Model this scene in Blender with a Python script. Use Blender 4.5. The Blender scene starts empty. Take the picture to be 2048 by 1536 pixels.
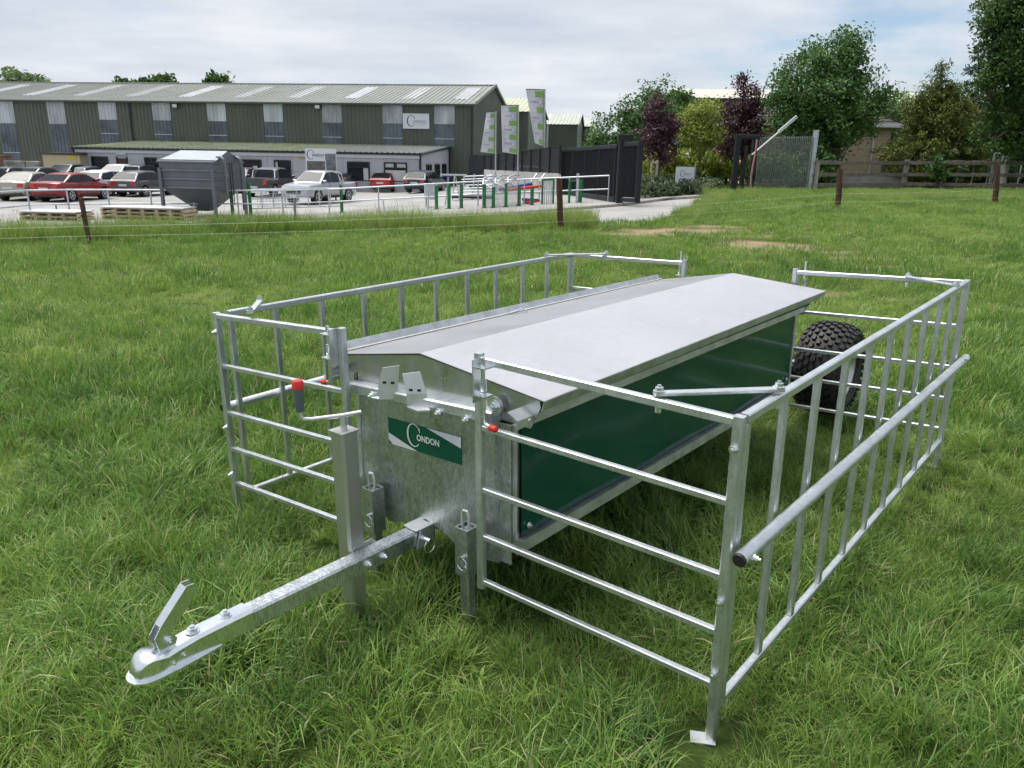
import bpy, math, random
import numpy as np
from mathutils import Matrix, Vector
random.seed(7); rng = np.random.default_rng(11)
scene = bpy.context.scene
COL = scene.collection
R_ = math.radians

# ------------------------------------------------------------------ camera
FPX, CZ, PITCH, ROLL = 1522.0, 1.515, 0.290, 0.019      # focal length in pixels of a 2048 wide picture
cp, sp, cr, sr = math.cos(PITCH), math.sin(PITCH), math.cos(ROLL), math.sin(ROLL)
FW = Vector((0, cp, -sp)); R0 = Vector((1, 0, 0)); U0 = Vector((0, sp, cp))
RT = R0*cr + U0*sr; UP = U0*cr - R0*sr
CAM = Vector((0, 0, CZ))
cam_d = bpy.data.cameras.new('camera'); cam = bpy.data.objects.new('camera', cam_d); COL.objects.link(cam)
cam_d.sensor_width = 36.0; cam_d.lens = 36.0*FPX/2048.0; cam_d.clip_end = 4000; cam_d.clip_start = 0.05
cam.matrix_world = Matrix(((RT.x, UP.x, -FW.x, 0), (RT.y, UP.y, -FW.y, 0), (RT.z, UP.z, -FW.z, CZ), (0, 0, 0, 1)))
scene.camera = cam
scene.render.resolution_x, scene.render.resolution_y = 1024, 768
# ------------------------------------------------------------------ world and sun
SUN_EL, SUN_AZ = R_(66), R_(-60)       # azimuth from +Y towards +X
w = bpy.data.worlds.new('World'); scene.world = w; w.use_nodes = True
nt = w.node_tree; N = nt.nodes; L = nt.links
for n in list(N): N.remove(n)
wo = N.new('ShaderNodeOutputWorld'); bg = N.new('ShaderNodeBackground'); bg.inputs['Strength'].default_value = 0.1
sky = N.new('ShaderNodeTexSky'); sky.sky_type = 'NISHITA'; sky.sun_disc = False
sky.sun_elevation = SUN_EL; sky.sun_rotation = SUN_AZ; sky.air_density = 1.0; sky.dust_density = 1.0; sky.ozone_density = 1.5
tc = N.new('ShaderNodeTexCoord'); sep = N.new('ShaderNodeSeparateXYZ'); L.new(tc.outputs['Generated'], sep.inputs[0])
def M(op, a, b=None, c=None, tree=None):
    t = tree or nt
    n = t.nodes.new('ShaderNodeMath'); n.operation = op
    for i, v in enumerate((a, b, c)):
        if v is None: continue
        if hasattr(v, 'links'): t.links.new(v, n.inputs[i])
        else: n.inputs[i].default_value = v
    return n.outputs[0]
zz = M('ADD', M('MAXIMUM', sep.outputs['Z'], 0.0), 0.10)
cx, cy = M('DIVIDE', sep.outputs['X'], zz), M('DIVIDE', sep.outputs['Y'], zz)
cmb = N.new('ShaderNodeCombineXYZ'); L.new(cx, cmb.inputs[0]); L.new(cy, cmb.inputs[1])
def wnoise(scale, detail, rough, vec, off=(0, 0, 0), sc=(1, 1, 1)):
    mp = N.new('ShaderNodeMapping'); mp.inputs['Location'].default_value = off; mp.inputs['Scale'].default_value = sc
    L.new(vec, mp.inputs[0]); n = N.new('ShaderNodeTexNoise'); n.inputs['Scale'].default_value = scale
    n.inputs['Detail'].default_value = detail; n.inputs['Roughness'].default_value = rough
    L.new(mp.outputs[0], n.inputs['Vector']); return n.outputs['Fac']
def ramp(fac, stops, tree=None):
    t = tree or nt
    r = t.nodes.new('ShaderNodeValToRGB'); t.links.new(fac, r.inputs[0])
    e = r.color_ramp.elements
    while len(e) < len(stops): e.new(0.5)
    for i, (p, c) in enumerate(stops):
        e[i].position = p; e[i].color = (c[0], c[1], c[2], 1) if not isinstance(c, (int, float)) else (c, c, c, 1)
    return r.outputs[0]
n_big = wnoise(0.55, 6, 0.56, cmb.outputs[0], (3.1, 1.7, 0.4))
n_tone = wnoise(0.9, 5, 0.58, cmb.outputs[0], (7.3, 2.1, 1.4), (1.0, 1.5, 1))
n_low = wnoise(5.0, 4, 0.55, tc.outputs['Generated'], (1.2, 0.3, 2.0), (1, 1, 2.6))
# thin blue gaps low over the right-hand trees, cumulus heads below them
gap_dir = Vector((0.47, 0.87, 0.125)).normalized()
vd = N.new('ShaderNodeVectorMath'); vd.operation = 'DOT_PRODUCT'; L.new(tc.outputs['Generated'], vd.inputs[0]); vd.inputs[1].default_value = gap_dir
gap = ramp(vd.outputs['Value'], [(0.972, 0.0), (0.9985, 1.0)])
cover = M('ADD', M('MULTIPLY', n_big, 0.9), M('MULTIPLY', n_low, 0.35))
cover = M('SUBTRACT', cover, M('MULTIPLY', gap, 0.13))
mask = ramp(cover, [(0.40, 0.06), (0.47, 0.62), (0.56, 1.0)])
tone = M('ADD', M('MULTIPLY', n_tone, 0.6), M('MULTIPLY', n_low, 0.4))
cloud = ramp(tone, [(0.34, (4.2, 4.65, 5.4)), (0.50, (5.1, 5.45, 6.0)), (0.66, (6.2, 6.4, 6.75))])
mixc = N.new('ShaderNodeMix'); mixc.data_type = 'RGBA'
L.new(mask, mixc.inputs['Factor']); L.new(sky.outputs[0], mixc.inputs['A']); L.new(cloud, mixc.inputs['B'])
L.new(mixc.outputs['Result'], bg.inputs['Color']); L.new(bg.outputs[0], wo.inputs[0])
sun_d = bpy.data.lights.new('sun', 'SUN'); sun_d.energy = 3.6; sun_d.angle = R_(45); sun_d.color = (1, 0.965, 0.91)
sun = bpy.data.objects.new('sun', sun_d); COL.objects.link(sun)
sdir = Vector((math.sin(SUN_AZ)*math.cos(SUN_EL), math.cos(SUN_AZ)*math.cos(SUN_EL), math.sin(SUN_EL)))
sun.rotation_euler = (-sdir).to_track_quat('-Z', 'Y').to_euler()
# ------------------------------------------------------------------ exposure
vs = scene.view_settings; vs.view_transform = 'Standard'; vs.look = 'None'; vs.exposure = 0.50; vs.gamma = 1.0
vs.use_curve_mapping = False
scene.cycles.use_denoising = True; w.cycles.sampling_method = 'NONE'
scene.cycles.use_adaptive_sampling = True; scene.cycles.adaptive_threshold = 0.028; scene.cycles.adaptive_min_samples = 20
scene.cycles.max_bounces = 6; scene.cycles.diffuse_bounces = 2; scene.cycles.glossy_bounces = 3
scene.cycles.transmission_bounces = 4; scene.cycles.transparent_max_bounces = 8
scene.cycles.caustics_reflective = False; scene.cycles.caustics_refractive = False

# ------------------------------------------------------------------ places in the world seen from the camera
def ray(u, v): return FW*FPX + RT*(u-1024) + UP*(768-v)
def at(u, v, D):            # the point at forward distance D metres
    d = ray(u, v); return CAM + d*(D/d.y)
def onz(u, v, z):
    d = ray(u, v); return CAM + d*((z-CZ)/d.z)
def onplane(u, v, p, n):
    d = ray(u, v); return CAM + d*((Vector(p)-CAM).dot(n)/d.dot(n))
def lerp(a, b, t): return a+(b-a)*t
def interp(x, xs, ys): return float(np.interp(x, xs, ys))

# ------------------------------------------------------------------ objects, names, labels
LOCAL = set()
def tag(o, label=None, cat=None, group=None, kind=None):
    if label: o['label'] = label
    if cat: o['category'] = cat
    if group: o['group'] = group
    if kind: o['kind'] = kind
    return o
WM = {}
def thing(name, label, cat, loc=(0, 0, 0), group=None, mat=None, local=False):
    o = bpy.data.objects.new(name, None); COL.objects.link(o); o.empty_display_size = 0.2
    m = mat if mat is not None else Matrix.Translation(Vector(loc))
    o.matrix_world = m; WM[o.name] = m.copy()
    if local: LOCAL.add(o.name)
    return tag(o, label, cat, group)
def link(name, me, mat=None, parent=None):
    o = bpy.data.objects.new(name, me); COL.objects.link(o)
    if mat is not None and len(me.materials) == 0: me.materials.append(mat)
    if parent is not None:
        o.parent = parent
        if parent.name in WM and parent.name not in LOCAL: o.matrix_parent_inverse = WM[parent.name].inverted()
    return o
def copy_tree(o, parent=None):
    c = o.copy(); COL.objects.link(c)
    if parent is not None: c.parent = parent
    for ch in o.children: copy_tree(ch, c)
    return c

def frame(d, up=(0, 0, 1)):
    d = Vector(d).normalized(); u = Vector(up)
    if abs(d.dot(u.normalized())) > 0.999: u = Vector((0, 1, 0))
    s = d.cross(u).normalized(); return d, s, s.cross(d).normalized()

class MB:
    def __init__(s): s.v = []; s.f = []; s.sm = []
    def add(s, vs_, fs, smooth=False):
        o = len(s.v); s.v += [tuple(v) for v in vs_]; s.f += [tuple(i+o for i in f) for f in fs]; s.sm += [smooth]*len(fs); return s
    def beam(s, p0, p1, w_, h_=None, up=(0, 0, 1), ch=None):     # rectangular tube with chamfered edges
        h_ = h_ or w_; p0 = Vector(p0); p1 = Vector(p1); d, a, b = frame(p1-p0, up)
        c = min(w_, h_)*0.14 if ch is None else ch
        x, y = w_/2, h_/2
        sec = [(x-c, -y), (x, -y+c), (x, y-c), (x-c, y), (-x+c, y), (-x, y-c), (-x, -y+c), (-x+c, -y)] if c > 0 else [(x, -y), (x, y), (-x, y), (-x, -y)]
        n = len(sec); V = [p0+a*i+b*j for i, j in sec]+[p1+a*i+b*j for i, j in sec]
        F = [(k, n+k, n+(k+1) % n, (k+1) % n) for k in range(n)]+[tuple(range(n)), tuple(range(2*n-1, n-1, -1))]
        return s.add(V, F)
    def box(s, c, size, rz=0.0, ch=0.0):
        c = Vector(c); x, y, z = size; d = Vector((math.cos(rz), math.sin(rz), 0))
        return s.beam(c-d*x/2, c+d*x/2, y, z, ch=ch)
    def tube(s, pts, r, n=8, cap=True):
        pts = [Vector(p) for p in pts]; rings = []
        rs = r if isinstance(r, (list, tuple)) else [r]*len(pts)
        up = Vector((0, 0, 1)); o = []
        d0 = (pts[1]-pts[0]).normalized(); _, a, b = frame(d0, (0.13, 0.21, 1))
        for i, p in enumerate(pts):
            d = (pts[min(i+1, len(pts)-1)]-pts[max(i-1, 0)]).normalized()
            a = (a-d*a.dot(d)).normalized(); b = d.cross(a)
            o += [p+(a*math.cos(2*math.pi*k/n)+b*math.sin(2*math.pi*k/n))*rs[i] for k in range(n)]
        F = [(i*n+k, i*n+(k+1) % n, (i+1)*n+(k+1) % n, (i+1)*n+k) for i in range(len(pts)-1) for k in range(n)]
        s.add(o, F, True)
        if cap: s.add(o[:n], [tuple(range(n-1, -1, -1))]); s.add(o[-n:], [tuple(range(n))])
        return s
    def cyl(s, p0, p1, r, n=12): return s.tube([p0, p1], r, n)
    def prism(s, poly, off):                      # polygon of 3-D points pushed by a vector
        off = Vector(off); P = [Vector(p) for p in poly]; n = len(P); nn = Vector((0, 0, 0))
        for k in range(n): nn += P[k].cross(P[(k+1) % n])
        if nn.dot(off) < 0: P.reverse()
        return s.add(P+[p+off for p in P], [tuple(range(n-1, -1, -1)), tuple(range(n, 2*n))]+[(k, (k+1) % n, n+(k+1) % n, n+k) for k in range(n)])
    def quad(s, a, b, c, d): return s.add([a, b, c, d], [(0, 1, 2, 3)])
    def lathe(s, prof, c, axis, n=24):             # profile of (radius, offset along axis)
        c = Vector(c); d, a, b = frame(axis); V = []
        for r, t in prof: V += [c+d*t+(a*math.cos(2*math.pi*k/n)+b*math.sin(2*math.pi*k/n))*r for k in range(n)]
        F = [(i*n+k, i*n+(k+1) % n, (i+1)*n+(k+1) % n, (i+1)*n+k) for i in range(len(prof)-1) for k in range(n)]
        if sum((prof[i+1][1]-prof[i][1])*(prof[i+1][0]+prof[i][0])-(prof[i+1][0]-prof[i][0])*.02*(1 if prof[i+1][1] > 0 else -1) for i in range(len(prof)-1)) > 0: F = [f[::-1] for f in F]
        s.add(V, F, True)
        return s
    def corr(s, o, along, up, length, height, pitch, depth, nrm, top=0.35):   # trapezoid corrugated sheet
        o = Vector(o); along = Vector(along).normalized(); up = Vector(up); up = up.normalized(); nrm = Vector(nrm).normalized()
        k = max(1, int(round(length/pitch))); pitch = length/k; prof = []
        for i in range(k):
            x = i*pitch; a = pitch*(1-top)/2*0.8; b = pitch*top
            prof += [(x, 0), (x+a, 0), (x+a+pitch*0.06, depth), (x+a+pitch*0.06+b, depth), (x+a+pitch*0.12+b, 0)]
        prof.append((length, 0)); n = len(prof)
        V = [o+along*x+nrm*d for x, d in prof]+[o+along*x+nrm*d+up*height for x, d in prof]
        return s.add(V, [(i, i+1, n+i+1, n+i) if along.cross(up).dot(nrm) > 0 else (i, n+i, n+i+1, i+1) for i in range(n-1)])
    def mesh(s, name):
        me = bpy.data.meshes.new(name); me.from_pydata(s.v, [], s.f); me.update()
        if any(s.sm):
            me.polygons.foreach_set('use_smooth', s.sm); me.set_sharp_from_angle(angle=R_(38))
        return me
    def build(s, name, mat, parent=None): return link(name, s.mesh(name), mat, parent)

# ------------------------------------------------------------------ materials
def mat_new(name):
    m = bpy.data.materials.new(name); m.use_nodes = True; t = m.node_tree
    return m, t, t.nodes['Principled BSDF']
def nz(t, scale, detail=5, rough=0.55, vec=None, sc=None, rot=None):
    n = t.nodes.new('ShaderNodeTexNoise'); n.inputs['Scale'].default_value = scale; n.inputs['Detail'].default_value = detail
    n.inputs['Roughness'].default_value = rough
    if vec is None:
        g = t.nodes.new('ShaderNodeTexCoord'); vec = g.outputs['Object']
    if sc is not None or rot is not None:
        mp = t.nodes.new('ShaderNodeMapping')
        if sc: mp.inputs['Scale'].default_value = sc
        if rot: mp.inputs['Rotation'].default_value = rot
        t.links.new(vec, mp.inputs[0]); vec = mp.outputs[0]
    t.links.new(vec, n.inputs['Vector']); return n.outputs['Fac']
def pbr(name, col, rough=0.5, metal=0.0, var=0.12, vscale=3.0, bump=0.0, bscale=60.0, sc=None, rot=None, rvar=0.0, spec=0.5, coat=0.0, dirt=None):
    m, t, b = mat_new(name)
    b.inputs['Metallic'].default_value = metal; b.inputs['Roughness'].default_value = rough
    b.inputs['Specular IOR Level'].default_value = spec
    if coat: b.inputs['Coat Weight'].default_value = coat; b.inputs['Coat Roughness'].default_value = 0.06
    if var:
        f = nz(t, vscale, 6, 0.6, sc=sc, rot=rot)
        lo = tuple(max(0, c*(1-var*2)) for c in col); hi = tuple(min(1, c*(1+var*2)) for c in col)
        r = ramp(f, [(0.25, lo), (0.75, hi)], t)
        if dirt:
            f2 = nz(t, dirt[1], 7, 0.65); mk = ramp(f2, [(dirt[2], 0.0), (dirt[2]+0.16, 1.0)], t)
            mx = t.nodes.new('ShaderNodeMix'); mx.data_type = 'RGBA'; t.links.new(mk, mx.inputs['Factor']); t.links.new(r, mx.inputs['A'])
            mx.inputs['B'].default_value = (*dirt[0], 1); r = mx.outputs['Result']
        t.links.new(r, b.inputs['Base Color'])
        if rvar: t.links.new(M('ADD', M('MULTIPLY', f, rvar*2, tree=t), rough-rvar, tree=t), b.inputs['Roughness'])
    else: b.inputs['Base Color'].default_value = (*col, 1)
    if bump:
        f = nz(t, bscale, 4, 0.6, sc=sc, rot=rot); bp = t.nodes.new('ShaderNodeBump'); bp.inputs['Strength'].default_value = bump
        bp.inputs['Distance'].default_value = 0.01; t.links.new(f, bp.inputs['Height']); t.links.new(bp.outputs[0], b.inputs['Normal'])
    return m
MT = {}
def spangle(name, col, rough, vscale, amt, var=0.12, nscale=6.0, bump=0.05):      # hot-dip zinc: crystals, dull clouds, fine runs
    m, t, b = mat_new(name); b.inputs['Metallic'].default_value = 0.93
    tc_ = t.nodes.new('ShaderNodeTexCoord'); mp = t.nodes.new('ShaderNodeMapping'); mp.inputs['Rotation'].default_value = (0.3, 0.5, 0.2); mp.inputs['Scale'].default_value = (1, 1, 0.35); t.links.new(tc_.outputs['Object'], mp.inputs[0])
    dn = t.nodes.new('ShaderNodeTexNoise'); dn.inputs['Scale'].default_value = vscale*0.5; dn.inputs['Detail'].default_value = 3; t.links.new(mp.outputs[0], dn.inputs['Vector'])
    va = t.nodes.new('ShaderNodeVectorMath'); va.operation = 'MULTIPLY_ADD'; t.links.new(dn.outputs['Color'], va.inputs[0]); va.inputs[1].default_value = (2.2/vscale,)*3; t.links.new(mp.outputs[0], va.inputs[2])
    vo = t.nodes.new('ShaderNodeTexVoronoi'); vo.inputs['Scale'].default_value = vscale; t.links.new(va.outputs[0], vo.inputs['Vector'])
    sx_ = t.nodes.new('ShaderNodeSeparateColor'); t.links.new(vo.outputs['Color'], sx_.inputs[0])
    cl = nz(t, nscale, 5, 0.6); f = M('ADD', M('MULTIPLY', sx_.outputs[0], amt, tree=t), M('MULTIPLY', cl, 1.0-amt, tree=t), tree=t)
    lo = tuple(c*(1-var*1.6) for c in col); hi = tuple(min(1, c*(1+var*1.4)) for c in col)
    t.links.new(ramp(f, [(0.25, lo), (0.75, hi)], t), b.inputs['Base Color'])
    t.links.new(M('ADD', M('MULTIPLY', sx_.outputs[1], 0.16, tree=t), M('ADD', M('MULTIPLY', cl, 0.22, tree=t), rough-0.19, tree=t), tree=t), b.inputs['Roughness'])
    bp = t.nodes.new('ShaderNodeBump'); bp.inputs['Strength'].default_value = bump; bp.inputs['Distance'].default_value = 0.004; t.links.new(M('ADD', sx_.outputs[0], M('MULTIPLY', nz(t, 35, 3, 0.6), 1.5, tree=t), tree=t), bp.inputs['Height']); t.links.new(bp.outputs[0], b.inputs['Normal'])
    return m
MT['galv'] = spangle('galvanised_tube', (0.63, 0.66, 0.685), 0.42, 200, 0.30, 0.09, 11, 0.08)
MT['galv_plate'] = spangle('galvanised_plate', (0.50, 0.53, 0.535), 0.40, 230, 0.42, 0.17, 9, 0.10)
MT['galv_sheet'] = pbr('galvanised_sheet', (0.70, 0.715, 0.74), 0.46, 0.9, 0.05, 9, 0.03, 40, rvar=0.10)
MT['galv_bar'] = spangle('galvanised_drawbar', (0.58, 0.615, 0.645), 0.34, 190, 0.5, 0.17, 10, 0.10)
MT['zinc'] = pbr('bright_zinc', (0.78, 0.82, 0.85), 0.27, 1.0, 0.05, 20, rvar=0.05)
MT['alu'] = pbr('brushed_alloy', (0.56, 0.56, 0.545), 0.40, 0.9, 0.02, 12, rvar=0.05)
MT['trim'] = pbr('galvanised_trim', (0.56, 0.58, 0.59), 0.45, 0.9, 0.14, 14, 0.03, 50, rvar=0.1)
MT['green_panel'] = pbr('dark_green_panel', (0.003, 0.062, 0.043), 0.12, 0.0, 0.05, 2.0, 0.05, 1.6, rvar=0.03, spec=0.35)
MT['sticker_green'] = pbr('sticker_green', (0.0, 0.085, 0.050), 0.35, 0, 0)
MT['white_print'] = pbr('white_print', (0.74, 0.74, 0.80), 0.4, 0, 0)
MT['mint_print'] = pbr('pale_mint_print', (0.66, 0.78, 0.70), 0.4, 0, 0)
MT['dark_print'] = pbr('dark_print', (0.03, 0.045, 0.06), 0.5, 0, 0)
MT['grey_print'] = pbr('grey_print', (0.34, 0.36, 0.40), 0.5, 0, 0)
MT['red_plastic'] = pbr('red_plastic', (0.72, 0.035, 0.022), 0.38, 0, 0.05, 20)
MT['grey_plastic'] = pbr('grey_plastic', (0.10, 0.12, 0.145), 0.5, 0, 0.05, 20)
MT['black_plastic'] = pbr('black_plastic', (0.012, 0.012, 0.013), 0.5, 0, 0)
MT['rubber'] = pbr('tyre_rubber', (0.020, 0.020, 0.021), 0.62, 0, 0.2, 12, 0.1, 60)
MT['rim'] = pbr('silver_rim', (0.55, 0.56, 0.58), 0.35, 0.8, 0.05, 10)
MT['shadow_gap'] = pbr('dark_gap_shade', (0.01, 0.01, 0.012), 0.7, 0, 0)  # near-black colour standing in for shade inside gaps and slots
# ------------------------------------------------------------------ noise on a grid for the lie of the land
_tab = rng.random((256, 256))
def vnoise(x, y):
    x = np.asarray(x, float); y = np.asarray(y, float)
    xi = np.floor(x).astype(int); yi = np.floor(y).astype(int); fx = x-xi; fy = y-yi
    fx = fx*fx*(3-2*fx); fy = fy*fy*(3-2*fy)
    g = lambda a, b: _tab[a % 256, b % 256]
    return (g(xi, yi)*(1-fx)+g(xi+1, yi)*fx)*(1-fy)+(g(xi, yi+1)*(1-fx)+g(xi+1, yi+1)*fx)*fy
def fbm(x, y, o=4):
    s = 0; a = 0.5; t = 0
    for i in range(o): s = s+a*vnoise(x*2**i+i*17.3, y*2**i+i*9.1); t += a; a *= 0.5
    return s/t
def smooth(a, b, x): t = np.clip((np.asarray(x, float)-a)/(b-a), 0, 1); return t*t*(3-2*t)
YARD = -1.30
def h_back(x):           # yard, ramp and the ground behind the field
    return np.interp(x, [-200, -9, 4.0, 9.0, 16, 40, 200], [YARD, YARD, -0.40, 0.0, 0.30, 0.62, 0.62])
def edge_y(x):           # forward distance of the field's far edge
    return np.interp(x, [-60, -12, -7, 1.2, 2.6, 3.5, 4.9, 6.2, 8.2, 9.5, 10.5, 60], [15.4, 15.4, 15.6, 17.2, 17.6, 18.7, 21.6, 25.5, 32.0, 60, 200, 200])
def h_field(x, y):
    x = np.asarray(x, float); y = np.asarray(y, float)
    base = ROLL*np.clip(x, -40, 22)+0.06*smooth(3.6, 5.6, y)*(1-smooth(8, 14, y))
    base = base+(fbm(x*0.35+40, y*0.35+11, 3)-0.5)*0.10*smooth(5.5, 9, y)
    e = y-edge_y(x); top = base
    back = h_back(x)
    return np.where(e > 0, top*(1-smooth(0, 4.5, e))+(back-0.35)*smooth(0, 4.5, e), top)
# bare, trodden soil by the gateway, around the pen's far end
BARE = []
for u, v, rx, ry in ((1560, 498, 1.0, 0.5), (1640, 512, 0.9, 0.3), (1710, 530, 0.6, 0.22), (1500, 478, 1.1, 0.3), (1290, 470, 1.0, 0.32), (1370, 466, 1.3, 0.35), (1440, 461, 0.9, 0.28), (1520, 492, 0.55, 0.5), (1590, 505, 0.7, 0.35), (1660, 517, 0.55, 0.22), (1530, 515, 0.45, 0.22),
                     (1650, 605, 0.28, 0.2), (1780, 620, 0.22, 0.15), (1740, 548, 0.5, 0.16), (1945, 692, 0.16, 0.09), (1590, 545, 0.2, 0.12), (1850, 565, 0.25, 0.1), (1480, 535, 0.3, 0.15)):
    p = onz(u, v, 0.03); BARE.append((p.x, p.y, rx, ry))
def bare(x, y):
    x = np.asarray(x, float); y = np.asarray(y, float); s = np.zeros_like(x)
    wob = (fbm(x*2.1+3, y*2.1+8, 4)-0.5)*1.7
    for bx, by, rx, ry in BARE:
        d = np.sqrt(((x-bx)/rx)**2+((y-by)/ry)**2)
        s = np.maximum(s, 1-smooth(0.55, 1.45, d+wob))
    return s
def grid_mesh(xs, ys, hf, name):
    X, Y = np.meshgrid(xs, ys); Z = hf(X, Y); nx, ny = len(xs), len(ys)
    me = bpy.data.meshes.new(name)
    idx = np.arange(nx*ny).reshape(ny, nx)
    F = np.stack([idx[:-1, :-1], idx[:-1, 1:], idx[1:, 1:], idx[1:, :-1]], -1).reshape(-1, 4)
    me.from_pydata(np.stack([X, Y, Z], -1).reshape(-1, 3).tolist(), [], F.tolist()); me.update()
    me.polygons.foreach_set('use_smooth', [True]*len(me.polygons)); return me, X.ravel(), Y.ravel()
# field
xs = np.concatenate([np.arange(-26, -6, 0.5), np.arange(-6, 10, 0.14), np.arange(10, 40.1, 0.5)])
ys = np.concatenate([np.arange(-6, 1, 0.5), np.arange(1, 14, 0.12), np.arange(14, 46, 0.35)])
me, X, Y = grid_mesh(xs, ys, h_field, 'field')
at_ = me.attributes.new('bare', 'FLOAT', 'POINT'); at_.data.foreach_set('value', bare(X, Y).astype(np.float32))
m, t, b = mat_new('field_soil')
g = t.nodes.new('ShaderNodeNewGeometry')
na = nz(t, 2.2, 7, 0.65, g.outputs['Position']); nb = nz(t, 30, 6, 0.7, g.outputs['Position'])
green = ramp(nb, [(0.3, (0.030, 0.042, 0.013)), (0.6, (0.060, 0.095, 0.020)), (0.8, (0.100, 0.120, 0.036))], t)  # green ground coloured darker to stand for shade between the blades
soil = ramp(nb, [(0.3, (0.19, 0.13, 0.08)), (0.55, (0.33, 0.245, 0.16)), (0.8, (0.44, 0.345, 0.235))], t)
aa = t.nodes.new('ShaderNodeAttribute'); aa.attribute_name = 'bare'
mx = t.nodes.new('ShaderNodeMix'); mx.data_type = 'RGBA'
t.links.new(M('MULTIPLY', aa.outputs['Fac'], M('ADD', M('MULTIPLY', na, 0.9, tree=t), 0.42, tree=t), tree=t), mx.inputs['Factor']); mx.clamp_factor = True
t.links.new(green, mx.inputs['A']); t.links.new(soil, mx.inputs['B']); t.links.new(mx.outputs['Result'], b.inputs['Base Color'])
b.inputs['Roughness'].default_value = 0.95; b.inputs['Specular IOR Level'].default_value = 0.1
bp = t.nodes.new('ShaderNodeBump'); bp.inputs['Strength'].default_value = 0.6; bp.inputs['Distance'].default_value = 0.03
t.links.new(nb, bp.inputs['Height']); t.links.new(bp.outputs[0], b.inputs['Normal'])
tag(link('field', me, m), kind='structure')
# ground behind everything, out to the horizon
xs = np.concatenate([[-1500, -600, -250], np.arange(-120, 121, 6), [250, 600, 1500]])
ys = np.concatenate([np.arange(16, 130, 6), [200, 400, 900, 2500]])
me, X, Y = grid_mesh(xs, ys, lambda x, y: h_back(x)-0.06, 'ground')
MT['far_grass'] = pbr('far_grass', (0.06, 0.10, 0.026), 0.95, 0, 0.25, 0.4, spec=0.1)
tag(link('ground', me, MT['far_grass']), kind='structure')
# concrete yard and road: light grey, worn, with joints
m, t, b = mat_new('concrete'); g = t.nodes.new('ShaderNodeNewGeometry')
n1 = nz(t, 0.35, 8, 0.62, g.outputs['Position']); n2 = nz(t, 6, 8, 0.7, g.outputs['Position'])
c1 = ramp(M('ADD', M('MULTIPLY', n1, 0.6, tree=t), M('MULTIPLY', n2, 0.4, tree=t), tree=t), [(0.34, (0.21, 0.205, 0.20)), (0.52, (0.30, 0.295, 0.285)), (0.66, (0.37, 0.365, 0.355))], t)
t.links.new(c1, b.inputs['Base Color']); b.inputs['Roughness'].default_value = 0.85
MT['concrete'] = m
def sheet(name, poly_xs, y0f, y1f, dz, mat, step=0.8, ny=40):
    V = []; xs_ = np.arange(poly_xs[0], poly_xs[1]+1e-6, step)
    for x in xs_:
        a, c = y0f(x), y1f(x)
        for k in range(ny+1):
            y = a+(c-a)*k/ny; V.append((x, y, float(h_back(x))+dz))
    F = [(i*(ny+1)+k, (i+1)*(ny+1)+k, (i+1)*(ny+1)+k+1, i*(ny+1)+k+1) for i in range(len(xs_)-1) for k in range(ny)]
    me = bpy.data.meshes.new(name); me.from_pydata(V, [], F); me.update(); return link(name, me, mat)
# the kerb line parts the road from the yard
KU = [(700, 446), (850, 438), (1004, 430), (1120, 421), (1245, 411), (1332, 399.5), (1438, 392.5), (1500, 388)]
KERB = []
for u, v in KU:
    z = -0.9
    for _ in range(20): p = onz(u, v, z); z = 0.5*z+0.5*(float(h_back(p.x))+0.02)
    KERB.append((p.x, p.y))
KX = [k[0] for k in KERB]; KY = [k[1] for k in KERB]
kerb_y = lambda x: float(np.interp(x, KX, KY))
tag(sheet('road', (-14, 16), lambda x: 16.0 if x < 9 else 16.0+(x-9)*2, lambda x: kerb_y(x) if x > KX[0] else KY[0]-(KX[0]-x)*0.1, 0.0, MT['concrete']), kind='structure')
tag(sheet('yard', (-90, 9.6), lambda x: (kerb_y(x) if x > KX[0] else (KY[0]-(KX[0]-x)*0.1 if x > -14 else 17)), lambda x: 92.0 if x < 4 else 92-(x-4)*9, 0.11, MT['concrete'], 1.2), kind='structure')
kb = MB(); MT['kerb'] = pbr('kerb_concrete', (0.33, 0.31, 0.285), 0.9, 0, 0.2, 8)
for (xa, ya), (xb, yb) in zip(KERB[:-1], KERB[1:]):
    n = max(1, int(math.hypot(xb-xa, yb-ya)/1.0))
    for k in range(n):
        p = Vector((lerp(xa, xb, k/n), lerp(ya, yb, k/n), 0)); q = Vector((lerp(xa, xb, (k+0.985)/n), lerp(ya, yb, (k+0.985)/n), 0))
        p.z = float(h_back(p.x))+0.03; q.z = float(h_back(q.x))+0.03
        kb.beam(p, q, 0.16, 0.18, ch=0.02)
tag(kb.build('kerb', MT['kerb']), kind='structure')
def yz(p): return float(h_back(p[0]))+0.11
def on_yard(u, v):
    z = YARD
    for _ in range(25): p = onz(u, v, z); z = 0.5*z+0.5*yz(p)
    return p
def on_field(u, v):
    z = 0.0
    for _ in range(25): p = onz(u, v, z); z = 0.5*z+0.5*float(h_field(p.x, p.y))
    return p
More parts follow.
